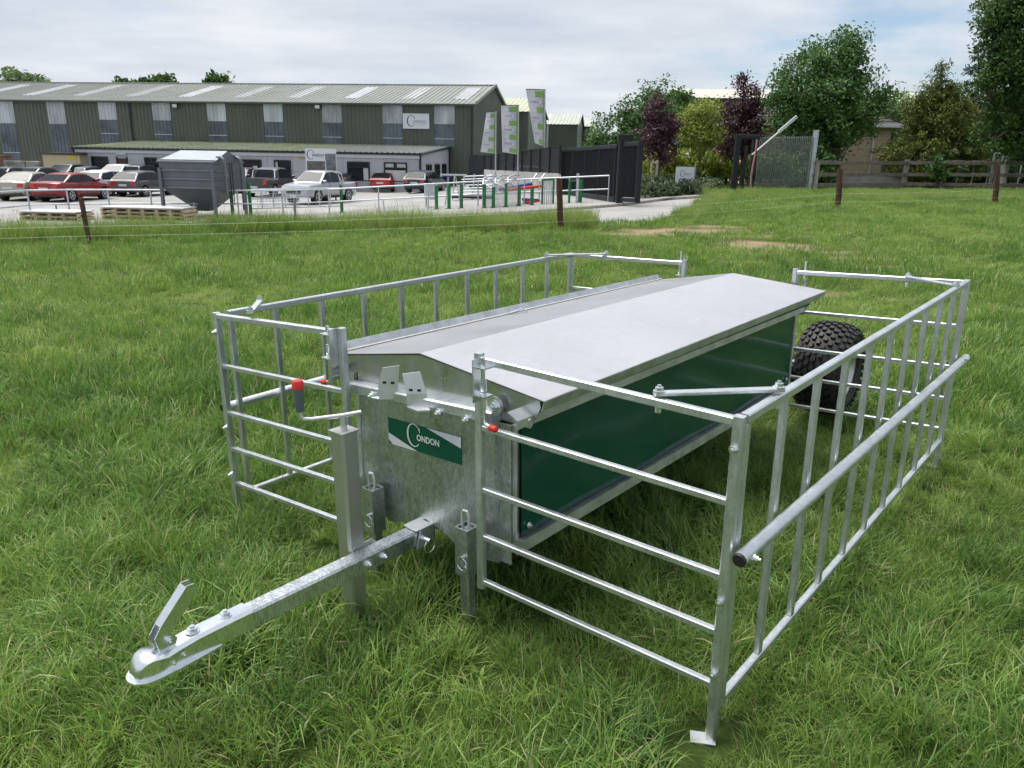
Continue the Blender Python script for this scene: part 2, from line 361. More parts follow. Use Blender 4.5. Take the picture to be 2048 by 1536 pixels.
# ------------------------------------------------------------------ lettering
_tx = {}
def text_geo(s, bold=0.0):
    k = (s, bold)
    if k not in _tx:
        cu = bpy.data.curves.new('lettering', 'FONT'); cu.body = s; cu.size = 1.0; cu.offset = bold; cu.resolution_u = 3
        o = bpy.data.objects.new('lettering', cu); COL.objects.link(o)
        dg = bpy.context.evaluated_depsgraph_get(); me = bpy.data.meshes.new_from_object(o.evaluated_get(dg))
        V = np.array([v.co[:2] for v in me.vertices]); F = [tuple(p.vertices) for p in me.polygons]
        bpy.data.objects.remove(o); bpy.data.meshes.remove(me); bpy.data.curves.remove(cu)
        V = V-V.min(0); _tx[k] = (V, F, V.max(0))
    return _tx[k]
def put_text(mb, s, o, ex, ey, width, height, bold=0.0):      # fills a width x height box whose lower left corner is o
    V, F, mxv = text_geo(s, bold); o = Vector(o); ex = Vector(ex); ey = Vector(ey)
    mb.add([o+ex*(x/mxv[0]*width)+ey*(y/mxv[1]*height) for x, y in V], F)
def put_c(mb, o, ex, ey, wd, ht):                              # the large serif C: thin crescent with a hooked upper end
    o = Vector(o); ex = Vector(ex); ey = Vector(ey); n = 30; V = []
    for i in range(n+1):
        a = R_(40)+R_(278)*i/n; th = 0.045+0.075*(max(0, -math.cos(a-R_(8))))**1.3
        for r in (1.0, 1.0-th*2): V.append(o+ex*(wd*(0.5+0.5*r*math.cos(a)))+ey*(ht*(0.5+0.5*r*math.sin(a))))
    F = [(2*i, 2*i+2, 2*i+3, 2*i+1) for i in range(n)]
    mb.add(V, F)
    q = lambda x, y: o+ex*(wd*x)+ey*(ht*y)
    mb.add([q(.83, .84), q(.93, .86), q(.95, .66), q(.91, .66)], [(0, 1, 2, 3)])
def logo(o, ex, ey, Wd, mat_c, mat_t, parent, mat_s=None, bold=0.03):      # C + ONDON in a width Wd; o is the lower left of the C
    ex = Vector(ex); ey = Vector(ey); o = Vector(o); a = MB(); put_c(a, o, ex, ey, Wd*0.44, Wd*0.54); a.build('letter', mat_c, parent)
    b_ = MB(); put_text(b_, 'ONDON', o+ex*Wd*0.31+ey*Wd*0.165, ex, ey, Wd*0.69, Wd*0.15, bold); b_.build('lettering', mat_t, parent)
    if mat_s is not None:
        c = MB(); put_text(c, 'ENGINEERING', o+ex*Wd*0.58+ey*Wd*0.095, ex, ey, Wd*0.40, Wd*0.038, 0.0); c.build('lettering', mat_s, parent)
# ------------------------------------------------------------------ the feeder, in its own frame: x to its right, y to its back, z up
Af = Matrix(((0.7659, -0.1840, -0.6161), (0.6430, 0.2189, 0.7339), (0.0001, 0.9582, -0.2860)))
Aw = Matrix(((RT.x, UP.x, FW.x), (RT.y, UP.y, FW.y), (RT.z, UP.z, FW.z)))
Mf = Aw @ Af.inverted(); Cf = Vector((1.7884, -1.6005, 1.5752))
MF = Matrix.Translation(CAM-Mf@Cf) @ Mf.to_4x4()
FE = thing('creep_feeder', 'galvanised lamb creep feeder on wheels with dark green side and fold-out pen gates', 'feeder', mat=MF, local=True)
G, GP = MT['galv'], MT['galv_plate']
def solid(prof, c, axis, n=6):            # closed turned shape: one continuous surface
    mb = MB(); mb.lathe([(0.0, prof[0][1])]+prof+[(0.0, prof[-1][1])], c, axis, n); mb.sm = [False]*len(mb.sm); return mb
def hexbolt(parent, p, axis, r=0.010, h=0.012, name='bolt'):
    solid([(r*1.45, 0), (r*1.45, .003), (r, .0032), (r, h), (r*.5, h+.0002), (r*.5, h+.006)], p, axis, 8).build(name, MT['zinc'], parent)
P = {'LFo': (-1.1049, -.0326, -.0285), 'LFi': (-.3186, -.0066, .0082), 'RFo': (1.1082, .0467, -.005), 'RFi': (.3186, 0, .0228),
     'RBo': (1.1283, 2.5466, .0225), 'RBi': (.329, 2.498, .0028), 'LBo': (-1.1244, 2.4673, -.017), 'LBi': (-.3261, 2.4961, -.0058)}
HZ = [.9805, .7697, .5649, .4032, .2429]
TOP = .9945
def end_gate(side, fb, label):
    o, i = P[side+fb+'o'], P[side+fb+'i']; dO, dI = o[2], i[2]; front = fb == 'F'
    O = lambda z: Vector((o[0], o[1], z+dO)); I = lambda z: Vector((i[0], i[1], z+dI))
    ax = (O(0)-I(0)); ax.z = 0; ax.normalize(); nr = Vector((0, -1 if front else 1, 0))
    pm = MB().beam(I(.2194), I(TOP+.006), .025, .025, up=ax)
    gate = pm.build('end_gate', G, FE); tag(gate, label)
    MB().beam(O(.058-dO), O(TOP), .027, .027, up=ax).build('post', G, gate)
    for k, z in enumerate(HZ):
        s = .0225 if k == 0 else .0185
        MB().beam(I(z)+ax*.0125, O(z)-ax*.0135, s, s).build('rail', G, gate)
    fp = MB(); fp.box(O(.066-dO)+Vector((-.018 if side == 'R' else .03, -.012, 0)), (.066, .044, .006), 0.5 if side == 'R' else -.3, .001); fp.build('foot_plate', MT['galv_sheet'], gate)
    # spring latch on the inner post
    c = I(0)+ax*.040+nr*.030; c.z = 0; zt = .985+dI*.3
    br = MB(); q0 = c-ax*.026; br.beam(q0+nr*-.004+Vector((0, 0, zt-.11)), q0+nr*-.004+Vector((0, 0, zt+.02)), .004, .040, up=nr, ch=.0006)
    br.box(c-ax*.002+Vector((0, 0, zt)), (.046, .040, .004), 0.0); br.box(c-ax*.002+Vector((0, 0, zt-.085)), (.046, .040, .004), 0.0)
    br.build('latch_bracket', MT['zinc'], gate)
    rod = MB(); rod.tube([c+Vector((0, 0, zt+.055 if not front else zt+.028)), c+Vector((0, 0, zt-.158)), c+Vector((0, 0, zt-.172))+ax*.004, c+Vector((0, 0, zt-.176))+ax*.014, c+Vector((0, 0, zt-.180))+ax*.034], .0068, 10)
    rod.build('latch_rod', MT['zinc'], gate); rod = MB()
    rod.tube([c+Vector((math.cos(a)*.0095, math.sin(a)*.0095, zt-.081+.045*a/44)) for a in np.arange(0, 44, .6)], .0016, 4)
    rod.build('spring', MT['zinc'], gate)
    if front: cap = MB(); cap.tube([c+Vector((0, 0, zt-.1795))+ax*.024, c+Vector((0, 0, zt-.181))+ax*.046, c+Vector((0, 0, zt-.1815))+ax*.050], [.0105, .0105, .007], 10); cap.build('cap', MT['red_plastic'], gate)
    for z in (.915, .50, .285): hexbolt(gate, O(z)+nr*.0135-ax*.002, nr, .009)
    return gate
for sd, fb, lb in (('R', 'F', 'near right end gate with red latch cap'), ('L', 'F', 'front left end gate'), ('R', 'B', 'far right end gate'), ('L', 'B', 'far left end gate')): end_gate(sd, fb, lb)
def side_gate(side, y0off, label):
    a, b_ = P[side+'Fo'], P[side+'Bo']; s = 1 if side == 'R' else -1
    A = Vector((a[0]+.002*s, a[1]+y0off, a[2])); B = Vector((b_[0], b_[1]-.012, b_[2])); d = (B-A).normalized()
    at_y = lambda y, z: A+d*(y-y0off)+Vector((0, 0, z))
    Ln = (B-A).length+y0off
    gate = MB().beam(A+Vector((0, 0, HZ[0]+.002))-d*.01, B+Vector((0, 0, HZ[0]+.002))+d*.012, .025, .025).build('side_gate', G, FE); tag(gate, label)
    MB().beam(A+Vector((0, 0, .1811))-d*.01, B+Vector((0, 0, .1811)), .022, .022).build('rail', G, gate)
    MB().beam(A+Vector((0, 0, .170)), A+Vector((0, 0, HZ[0]-.0105)), .024, .024, up=d).build('post', G, gate)
    MB().beam(B+Vector((0, 0, .165)), B+Vector((0, 0, HZ[0]-.0105)), .025, .025, up=d).build('post', G, gate)
    for i in range(9):
        y = .275+.2456*i
        MB().beam(at_y(y, .193), at_y(y, HZ[0]-.0105), .019, .023, up=d).build('bar', G, gate)
    # push bar, a round pipe along the outside with black end plugs
    x = .040*s; z0, z1 = (.640, .605) if side == 'R' else (.575, .600)
    p0 = A+d*(-.055)+Vector((x, 0, z0)); p1 = B+d*.075+Vector((x, 0, z1))
    MB().cyl(p0, p1, .0188, 20).build('push_bar', G, gate)
    MB().lathe([(.0, -.006), (.015, -.006), (.0182, -.002), (.0182, .002)], p0, d, 18).build('end_plug', MT['black_plastic'], gate); MB().lathe([(.0, .006), (.015, .006), (.0182, .002), (.0182, -.002)], p1, d, 18).build('end_plug', MT['black_plastic'], gate)
    for y in (.02, Ln-.06): hexbolt(gate, at_y(y, z0-.008)+Vector((.0575*s, 0, 0)), (s, 0, 0), .008)
    return gate
sgR = side_gate('R', .030, 'right side gate with nine upright bars and a round push bar')
sgL = side_gate('L', .060, 'left side gate with nine upright bars and a round push bar')
def brace(p, q):
    p = Vector(p); q = Vector(q); d = (q-p).normalized()
    o = MB().beam(p-d*.012, q+d*.012, .026, .010, ch=.002).build('corner_brace', G, FE)
    for k in (p, q): hexbolt(o, k+Vector((0, 0, .005)), (0, 0, 1), .011); MB().cyl(k-Vector((0, 0, .028)), k-Vector((0, 0, .05)), .008, 6).build('nut', MT['zinc'], o)
brace((.894, .042, 1.003), (1.111, .272, 1.003)); brace((-.852, -.03, 1.0), (-1.105, .17, .985))
brace((.875, 2.527, 1.008), (1.125, 2.30, 1.02)); brace((-1.12, 2.20, .988), (-.86, 2.477, .99))

# hopper: sloping lids, gables, green side sheets, trims
LY0, LY1, RXZ = .0606, 2.454, .958
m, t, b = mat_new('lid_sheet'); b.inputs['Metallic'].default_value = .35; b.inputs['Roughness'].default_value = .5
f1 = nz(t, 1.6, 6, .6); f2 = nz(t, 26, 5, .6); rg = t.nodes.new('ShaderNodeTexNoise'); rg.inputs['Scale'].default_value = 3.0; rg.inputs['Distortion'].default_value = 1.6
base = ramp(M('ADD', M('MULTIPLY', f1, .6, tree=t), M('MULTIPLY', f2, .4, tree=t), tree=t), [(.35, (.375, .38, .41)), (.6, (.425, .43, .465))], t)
# faint rings left by buckets
gg = t.nodes.new('ShaderNodeTexCoord'); sx = t.nodes.new('ShaderNodeSeparateXYZ'); t.links.new(gg.outputs['Object'], sx.inputs[0])
tot = None
for (rx_, ry_, rr) in ((.26, .62, .14), (.28, 1.22, .15), (.22, 1.95, .15), (.33, 2.2, .13)):
    dx = M('SUBTRACT', sx.outputs[0], rx_, tree=t); dy = M('SUBTRACT', sx.outputs[1], ry_, tree=t)
    dd = M('SQRT', M('ADD', M('MULTIPLY', dx, dx, tree=t), M('MULTIPLY', dy, dy, tree=t), tree=t), tree=t)
    q = M('SUBTRACT', 1.0, M('MINIMUM', M('MULTIPLY', M('ABSOLUTE', M('SUBTRACT', dd, rr, tree=t), tree=t), 90.0, tree=t), 1.0, tree=t), tree=t)
    tot = q if tot is None else M('ADD', tot, q, tree=t)
mx = t.nodes.new('ShaderNodeMix'); mx.data_type = 'RGBA'; t.links.new(M('MULTIPLY', M('MULTIPLY', tot, f1, tree=t), .35, tree=t), mx.inputs['Factor'])
t.links.new(base, mx.inputs['A']); mx.inputs['B'].default_value = (.33, .325, .33, 1); t.links.new(mx.outputs['Result'], b.inputs['Base Color'])
t.links.new(M('ADD', M('MULTIPLY', f1, .12, tree=t), .46, tree=t), b.inputs['Roughness']); MT['lid'] = m
bp = t.nodes.new('ShaderNodeBump'); bp.inputs['Strength'].default_value = .22; bp.inputs['Distance'].default_value = .02; t.links.new(nz(t, 3.2, 3, .5), bp.inputs['Height']); t.links.new(bp.outputs[0], b.inputs['Normal'])
lx, lzf, lzb = .5135, .899, .909
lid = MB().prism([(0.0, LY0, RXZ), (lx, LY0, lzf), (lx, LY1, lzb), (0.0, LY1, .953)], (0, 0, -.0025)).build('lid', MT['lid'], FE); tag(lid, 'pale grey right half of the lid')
MB().prism([(lx+.001, LY0, lzf-.001), (lx+.001, LY1, lzb-.001), (lx-.009, LY1, lzb-.034), (lx-.009, LY0, lzf-.034)], (.002, 0, 0)).build('drip_edge', MT['trim'], lid)
lidl = MB().prism([(-.0005, LY0, RXZ-.0005), (-.0005, LY1, .9525), (-.455, LY1, .872), (-.455, LY0, .881)], (0, 0, -.0025)).build('lid', pbr('shaded_lid_sheet', (.34, .35, .365), .5, .85, .05, 5, rvar=.06), FE); tag(lidl, 'darker left half of the lid with upstand')  # same sheet as the right half; its dimmer reflection is put into the colour
MB().prism([(-.456, LY0, .880), (-.456, LY1, .871), (-.472, LY1, .901), (-.472, LY0, .914)], (-.002, 0, 0)).build('upstand', MT['trim'], lidl)
rp = MB(); rp.tube([(-.449, .06+.24*k, .8855-.0009*k*1.0) for k in range(11)], .0035, 6); rp.build('cord', pbr('pale_cord', (.72, .68, .64), .8, 0, 0), lidl)
hk = MB(); hk.beam((-.43, 1.02, .889), (-.40, 1.08, .905), .016, .004); hk.beam((-.40, 1.08, .905), (-.385, 1.10, .89), .016, .004); hk.build('hook', MT['zinc'], lidl)
# gables
for y, nm in ((.068, 'front'), (2.30, 'back')):
    MB().prism([(-.385, y, .80), (.46, y, .80), (.497, y, .872), (.494, y, .893), (0, y, RXZ-.0065), (-.40, y, .884)], (0, .003, 0)).build('gable_sheet', MT['galv_plate'] if nm == 'back' else pbr('gable_galv', (.56, .585, .575), .3, .92, .10, 7, .03, 30, rvar=.10), FE)
sl = MB(); sl.tube([(-.40, .0635, .8865), (0, .0635, RXZ-.005), (.505, .0635, .8965)], .0022, 5); sl.build('gap_line', MT['shadow_gap'], FE)  # dark line drawn as the shade of the thin gap under the lid
# side sheets
for s in (1, -1):
    sh = 0.0 if s == 1 else 0.066
    y1 = 2.285 if s == 1 else 2.2
    sp_ = MB(); nn = 14; V = []
    for k in range(nn+1):
        for j, z in enumerate((.822, .62, .432)):
            V.append((sh+s*(.424+.004*math.sin(k*1.3+j)), lerp(.066, y1, k/nn), z))
    sp_.add(V, [(k*3+j, k*3+j+3, k*3+j+4, k*3+j+1) for k in range(nn) for j in range(2)], True)
    pan = sp_.build('side_panel', MT['green_panel'], FE); tag(pan, 'dark glossy green side panel')
    for y in (.10, y1-.04): hexbolt(pan, (sh+s*.43, y, .462), (s, 0, 0), .008, .008, 'screw')
    bk = MB().box((sh+s*.412, (.066+y1)/2, .62), (.012, y1-.07, .42)).build('backing', MT['shadow_gap'], FE)
    tr = MB(); yb = y1+.02
    tr.prism([(sh+s*.432, -.005, .865), (sh+s*.470, -.005, .845), (sh+s*.470, -.005, .818), (sh+s*.466, -.005, .818), (sh+s*.466, -.005, .842), (sh+s*.432, -.005, .861)], (0, yb+.005, 0))
    trim = tr.build('top_trim', MT['trim'], FE)
    for k in range(6): solid([(.0065, 0), (.005, .003)], (sh+s*.4702, .05+k*.435, .834), (s, 0, 0), 8).build('rivet', MT['zinc'], trim)
    MB().prism([(sh+s*.415, .05, .425), (sh+s*.447, .05, .430), (sh+s*.449, .05, .392), (sh+s*.420, .05, .372)], (0, y1-.02, 0)).build('bottom_rail', MT['trim'], FE)
    MB().beam((sh+s*.405, .0645, .38), (sh+s*.405, .0645, .80), .018, .024, up=(1, 0, 0)).build('corner_angle', MT['trim'], FE)
    MB().beam((sh+s*.418, y1+.008, .36), (sh+s*.418, y1+.008, .83), .030, .016, up=(0, 1, 0)).build('corner_angle', MT['trim'], FE)
fl = MB(); fl.prism([(-.365, .09, .40), (.44, .09, .40), (.30, .09, .315), (-.25, .09, .315)], (0, 2.1, 0)); fl.build('trough', MT['galv_plate'], FE)
# front plate with folded flank on the right
fp = MB(); fp.prism([(-.345, .060, .795), (.398, .060, .795), (.400, .060, .375), (.338, .060, .310), (.275, .060, .301), (.165, .060, .300), (.09, .060, .335), (0, .060, .358), (-.05, .060, .341), (-.145, .060, .297), (-.195, .060, .287), (-.345, .060, .372)], (0, .004, 0))
plate = fp.build('front_plate', GP, FE)
MB().beam((.366, .052, .33), (.366, .052, .80), .066, .006, up=(0, 1, 0), ch=.001).build('flange', GP, plate)
cb = MB().beam((-.372, .044, .781), (.345, .044, .818), .044, .040).build('crossbar', MT['galv'], FE)
for x, z in ((-.365, .776), (-.213, .777), (.116, .785), (.238, .790)): hexbolt(cb, (x, .022, z), (0, -1, 0), .011)
wsh = MB().cyl((.336, .052, .850), (.336, .046, .850), .030, 20).build('washer', MT['zinc'], FE); hexbolt(wsh, (.336, .046, .850), (0, -1, 0), .014)
for x0, u_, bd, fd in ((-.112, (.84, .54, 0), (.012, .006), (-.034, -.014)), (.028, (.86, .51, 0), (-.020, -.002), (.050, -.012))):      # two bent lid props on the crossbar
    k = MB(); u_ = Vector(u_); n_ = Vector((u_.y, -u_.x, 0)); c_ = Vector((x0, .012, 0)); a = .034; q = lambda i, z, o=Vector((0, 0, 0)): c_+u_*i+Vector((0, 0, z))+o; bdv = Vector((*bd, 0)); fdv = Vector((*fd, 0))
    k.prism([q(-a, .790), q(a, .795), q(a, .838), q(-a, .832)], n_*-.005); k.prism([q(-a, .832), q(a, .838), q(a*.90, .908, bdv), q(-a*.86, .898, bdv)], n_*-.005)
    k.prism([q(-a, .790), q(a, .795), q(a*.55, .795, fdv), q(-a*.75, .790, fdv)], (0, 0, -.005))
    bk = k.build('prop_bracket', MT['galv_sheet'], FE)
    for dx in (-.014, .014): MB().beam(q(dx-.006, .8465, bdv*.25)+n_*.0012, q(dx+.006, .8475, bdv*.25)+n_*.0012, .003, .008, ch=.0008).build('slot', MT['shadow_gap'], bk)
# sticker with the maker's name
S0 = Vector((-.1735, .0577, .6015)); SX = Vector((.3555, 0, .010)); SY = Vector((0, 0, .0965)); ex, ey = SX.normalized(), Vector((0, 0, 1))
s_ = lambda a, c, d=0.0: S0+SX*a+SY*c+Vector((0, -d, 0))
stk = MB().prism([s_(0, 0), s_(1, 0), s_(1, 1), s_(0, 1)], (0, .002, 0)).build('sticker', MT['sticker_green'], FE)
MB().add([s_(0, .16, .001), s_(.055, 0, .001), s_(.42, 0, .001), s_(0, .42, .001)], [(0, 1, 2, 3)]).build('stripe', MT['white_print'], stk)
MB().add([s_(.55, 1, .001), s_(1, .60, .001), s_(1, 1, .001)], [(0, 1, 2)]).build('stripe', MT['white_print'], stk)
logo(s_(.275, .155, .002), ex, ey, .158, MT['mint_print'], MT['mint_print'], stk, MT['dark_print'], .035)
# prop legs in square sleeves with pins
for x, y, zb in ((-.225, .015, .02), (.243, .012, .10)):
    sv = MB(); w2 = .026
    for dx, dy, sx_, sy_ in ((-w2, 0, .004, .056), (w2, 0, .004, .056), (0, -w2, .05, .004), (0, w2, .05, .004)): sv.box((x+dx, y+dy, .345), (sx_, sy_, .17))
    sv = sv.build('leg_sleeve', GP, FE)
    MB().beam((x, y, zb), (x, y, .42), .040, .040, up=(1, 0, 0)).build('prop_leg', GP, sv)
    lp = MB(); lp.tube([(x-.014, y-.004, .42), (x-.014, y-.004, .47), (x-.008, y-.004, .485), (x+.008, y-.004, .485), (x+.014, y-.004, .47), (x+.014, y-.004, .42)], .0055, 8); lp.build('lift_loop', MT['galv_sheet'], sv)
    pn = MB(); MB().cyl((x+.012, y-.045, .335), (x+.012, y+.0, .335), .006, 8).build('linch_pin', MT['zinc'], sv)
    pn.tube([(x+.012+.022*math.sin(a), y-.038, .313+.022*math.cos(a)) for a in np.linspace(0, 2*math.pi, 17)], .0014, 5); pn.build('pin_ring', MT['zinc'], sv)
# drawbar, coupling head, jockey stand
db = MB().beam((0, .075, .3165), (0, -.655, .3215), .058, .058, ch=.006).build('drawbar', MT['galv_bar'], FE)
sk = MB(); sk.prism([(-.034, -.015, .349), (.034, -.015, .349), (.034, .06, .349), (-.034, .06, .349)], (0, 0, .004)); sk.prism([(.0325, -.02, .285), (.0325, .06, .285), (.0325, .06, .353), (.0325, .0, .353)], (.004, 0, 0)); sk.build('socket', MT['galv_sheet'], db)
for y in (-.16, -.225): hexbolt(db, (.029, y, .318), (1, 0, 0), .010)
bo = MB(); MB().cyl((.0, .008, .318), (.075, .008, .318), .010, 10).build('pin', MT['zinc'], db); bo.tube([(.07, .008+.024*math.sin(a), .300+.024*math.cos(a)) for a in np.linspace(0, 2*math.pi, 17)], .002, 5); bo.build('pin_ring', MT['zinc'], db)
cpl = MB()
sec = lambda y, w_, zb, zt: [(-w_, y, zb), (-w_, y, zt-.008), (-w_+.010, y, zt), (w_-.010, y, zt), (w_, y, zt-.008), (w_, y, zb)]
ST = [(-.640, .0325, .300, .3575), (-.72, .0325, .298, .3575), (-.80, .033, .296, .357), (-.850, .034, .298, .353), (-.885, .037, .300, .350), (-.905, .040, .302, .356), (-.925, .040, .303, .361), (-.942, .036, .304, .357), (-.957, .028, .305, .344), (-.966, .016, .305, .325)]
V = [];
for st in ST: V += sec(*st)
F = [(6*i+j, 6*i+j+1, 6*i+j+7, 6*i+j+6) for i in range(len(ST)-1) for j in range(5)]+[(5, 4, 3, 2, 1, 0), tuple(6*(len(ST)-1)+j for j in range(6))]
cpl.add(V, F, True)
rim = [(-.036, -.74, .294), (-.043, -.79, .296), (-.050, -.86, .298)]+[(.051*math.cos(a), -.925-.054*math.sin(a), .300) for a in np.linspace(math.pi, 0, 15)]+[(.050, -.86, .298), (.043, -.79, .296), (.036, -.74, .294)]
cpl.prism(rim, (0, 0, .006)); head = cpl.build('coupling_head', MT['zinc'], FE)
lv = MB(); prof = [(-.897, .350), (-.858, .350), (-.848, .372), (-.862, .392), (-.846, .410), (-.782, .474), (-.776, .488), (-.786, .502), (-.806, .504), (-.884, .424), (-.905, .395)]
for x in (-.016, .012): lv.prism([(x, a, c) for a, c in prof], (.004, 0, 0))
lv.prism([(-.012, -.887, .420), (-.012, -.808, .502), (-.012, -.804, .498), (-.012, -.882, .416)], (.024, 0, 0)); lv.build('lever', MT['zinc'], head)
for y in (-.705, -.80): hexbolt(head, (0, y, .3575), (0, 0, 1), .013)
hexbolt(head, (.016, -.872, .375), (1, 0, 0), .008); hexbolt(head, (.033, -.845, .325), (1, 0, 0), .006, .004); hexbolt(head, (.034, -.875, .318), (1, 0, 0), .006, .004)
jx, jy = -.066, -.215
jk = MB().beam((jx, jy, .265), (jx, jy, .748), .066, .066, up=(1, 0, 0), ch=.009).build('jockey_stand', MT['alu'], FE)
MB().beam((jx, jy, .06), (jx, jy, .30), .060, .060, up=(1, 0, 0), ch=.008).build('inner_tube', MT['alu'], jk)
MB().prism([(jx-.035, jy-.035, .748), (jx+.035, jy-.035, .748), (jx+.035, jy+.035, .748), (jx-.035, jy+.035, .748)], (0, 0, .005)).build('top_cap', MT['alu'], jk)
MB().prism([(jx-.05, jy-.045, .052), (jx+.05, jy-.045, .052), (jx+.05, jy+.045, .052), (jx-.05, jy+.045, .052)], (0, 0, .006)).build('foot_plate', MT['galv_sheet'], jk)
MB().prism([(jx+.032, jy-.025, .343), (jx+.032, jy+.075, .343), (jx+.032, jy+.06, .36), (jx+.032, jy-.01, .36)], (.004, 0, 0)).build('mount', MT['alu'], jk)
ck = MB(); ck.cyl((jx, jy, .75), (jx, jy, .795), .011, 12); ck.tube([(jx+.02, jy+.055, .801), (jx, jy, .800), (jx-.04, jy-.09, .802), (jx-.050, jy-.112, .806), (jx-.053, jy-.118, .818), (jx-.053, jy-.118, .845)], .0068, 10); ck.build('crank', MT['galv_sheet'], jk)
gr = MB(); gx, gy = jx-.053, jy-.118
pr = [(0, .832), (.011, .832), (.0135, .845), (.0165, .905), (.0165, .908), (0, .908)]
gr.lathe([(r, z) for r, z in pr], (gx, gy, 0), (0, 0, 1), 18); gr.build('grip', MT['grey_plastic'], jk)
gc = MB(); gc.lathe([(.0178, .906), (.018, .922), (.015, .931), (0, .932)], (gx, gy, 0), (0, 0, 1), 18); gc.build('grip_cap', MT['red_plastic'], jk)
# wheels on stub arms behind the hopper
def wheel(x, lab):
    c = Vector((x, 2.86, .398)); Rr, hw = .272, .128; tb = MB()
    prof = [(.166, -hw*.8), (.174, -hw*.93), (.195, -hw), (.235, -hw*.96), (.258, -hw*.78), (.266, -hw*.4), (.268, 0), (.266, hw*.4), (.258, hw*.78), (.235, hw*.96), (.195, hw), (.174, hw*.93), (.166, hw*.8)]
    tb.lathe([(r-.010 if r > .2 else r, o) for r, o in prof], c, (1, 0, 0), 40)
    rows = [(-.122, .218), (-.102, .242), (-.076, .254), (-.046, .259), (-.015, .260), (.015, .260), (.046, .259), (.076, .254), (.102, .242), (.122, .218)]
    for ri, (o, r) in enumerate(rows):
        nk = 32
        for k in range(nk):
            a = 2*math.pi*(k+(.5 if ri % 2 else 0))/nk; rad = Vector((0, math.cos(a), math.sin(a))); tg = Vector((0, -math.sin(a), math.cos(a)))
            tilt = o/hw*.55; nn = (rad*math.cos(tilt)+Vector((1, 0, 0))*math.sin(tilt)).normalized()
            p = c+Vector((o, 0, 0))+rad*(r-.006)
            tb.beam(p, p+nn*.018, .024, .027, up=tg, ch=.003)
    ty = tb.build('wheel', MT['rubber'], FE); tag(ty, lab)
    sgn = 1 if x > 0 else -1
    rm = MB(); rm.lathe([(.172, hw*.90*sgn), (.176, hw*.84*sgn), (.160, hw*.66*sgn), (.140, hw*.2*sgn), (.06, hw*.15*sgn), (.055, hw*.42*sgn), (0, hw*.45*sgn)], c, (1, 0, 0), 30)
    rm.lathe([(.168, -hw*.82*sgn), (.125, -hw*.6*sgn), (0, -hw*.5*sgn)], c, (1, 0, 0), 30); rm.build('rim', MT['rim'], ty)
    MB().beam((sgn*.30, 2.20, .415), (sgn*.30, 2.90, .41), .05, .06).build('axle_arm', MT['galv'], FE)
    MB().beam((sgn*.28, 2.86, .398), (x-sgn*.06, 2.86, .398), .05, .05, up=(0, 0, 1)).build('stub_axle', MT['galv'], FE)
wheel(.452, 'chunky black knobbly tyre on a silver rim, right side'); wheel(-.452, 'chunky black knobbly tyre, left side')
# ------------------------------------------------------------------ building materials
def clad(name, col, rough=0.5, dirt=None, var=0.08): return pbr(name, col, rough, 0.0, var, 0.6, spec=0.35, dirt=dirt)
MT['green_clad'] = clad('olive_cladding', (0.098, 0.112, 0.088), 0.5)
MT['roof_clad'] = clad('grey_green_roof', (0.225, 0.242, 0.222), 0.5, dirt=((0.185, 0.195, 0.165), 0.25, 0.55))
MT['cream_roof'] = clad('cream_roof', (0.46, 0.48, 0.34), 0.5)
MT['moss_roof'] = clad('mossy_roof', (0.20, 0.23, 0.155), 0.6, dirt=((0.27, 0.29, 0.15), 0.4, 0.52), var=0.15)
MT['rooflight'] = pbr('rooflight', (0.52, 0.54, 0.56), 0.35, 0, 0.1, 0.8)
MT['clear_panel'] = pbr('clear_wall_panel', (0.40, 0.43, 0.45), 0.2, 0, 0.35, 0.55, sc=(1, 1, 0.35))
MT['dark_panel'] = pbr('smoky_wall_panel', (0.09, 0.11, 0.13), 0.15, 0, 0.3, 0.7)
MT['grey_render'] = clad('pale_grey_panel', (0.42, 0.44, 0.475), 0.55, var=0.04)
MT['gutter'] = pbr('black_gutter', (0.012, 0.013, 0.017), 0.4, 0, 0)
MT['fascia'] = pbr('white_fascia', (0.55, 0.57, 0.60), 0.5, 0, 0)
MT['frame'] = pbr('dark_window_frame', (0.010, 0.011, 0.013), 0.35, 0, 0)
m, t, b = mat_new('window_glass'); b.inputs['Base Color'].default_value = (0.02, 0.024, 0.028, 1); b.inputs['Roughness'].default_value = 0.04; b.inputs['Specular IOR Level'].default_value = 0.14
MT['glass'] = m
MT['blind'] = pbr('window_blind', (0.50, 0.52, 0.50), 0.8, 0, 0.05, 3)
MT['brown_door'] = pbr('brown_door', (0.045, 0.022, 0.015), 0.5, 0, 0.1, 3)
MT['white_board'] = pbr('white_board', (0.66, 0.68, 0.73), 0.45, 0, 0)
MT['conc_wall'] = pbr('pale_concrete_wall', (0.44, 0.43, 0.41), 0.9, 0, 0.15, 1.2, sc=(1, 1, 0.3), dirt=((0.30, 0.28, 0.25), 1.5, 0.62))
MT['old_block'] = pbr('stained_concrete_block', (0.24, 0.23, 0.215), 0.95, 0, 0.3, 1.5)

def wall_corr(name, a, b_, z0, z1, nrm, mat, parent, pitch=0.36, depth=0.035):
    a = Vector(a); b_ = Vector(b_); mb = MB(); mb.corr((a.x, a.y, z0), b_-a, (0, 0, 1), (b_-a).length, z1-z0, pitch, depth, nrm, 0.28)
    return mb.build(name, mat, parent)
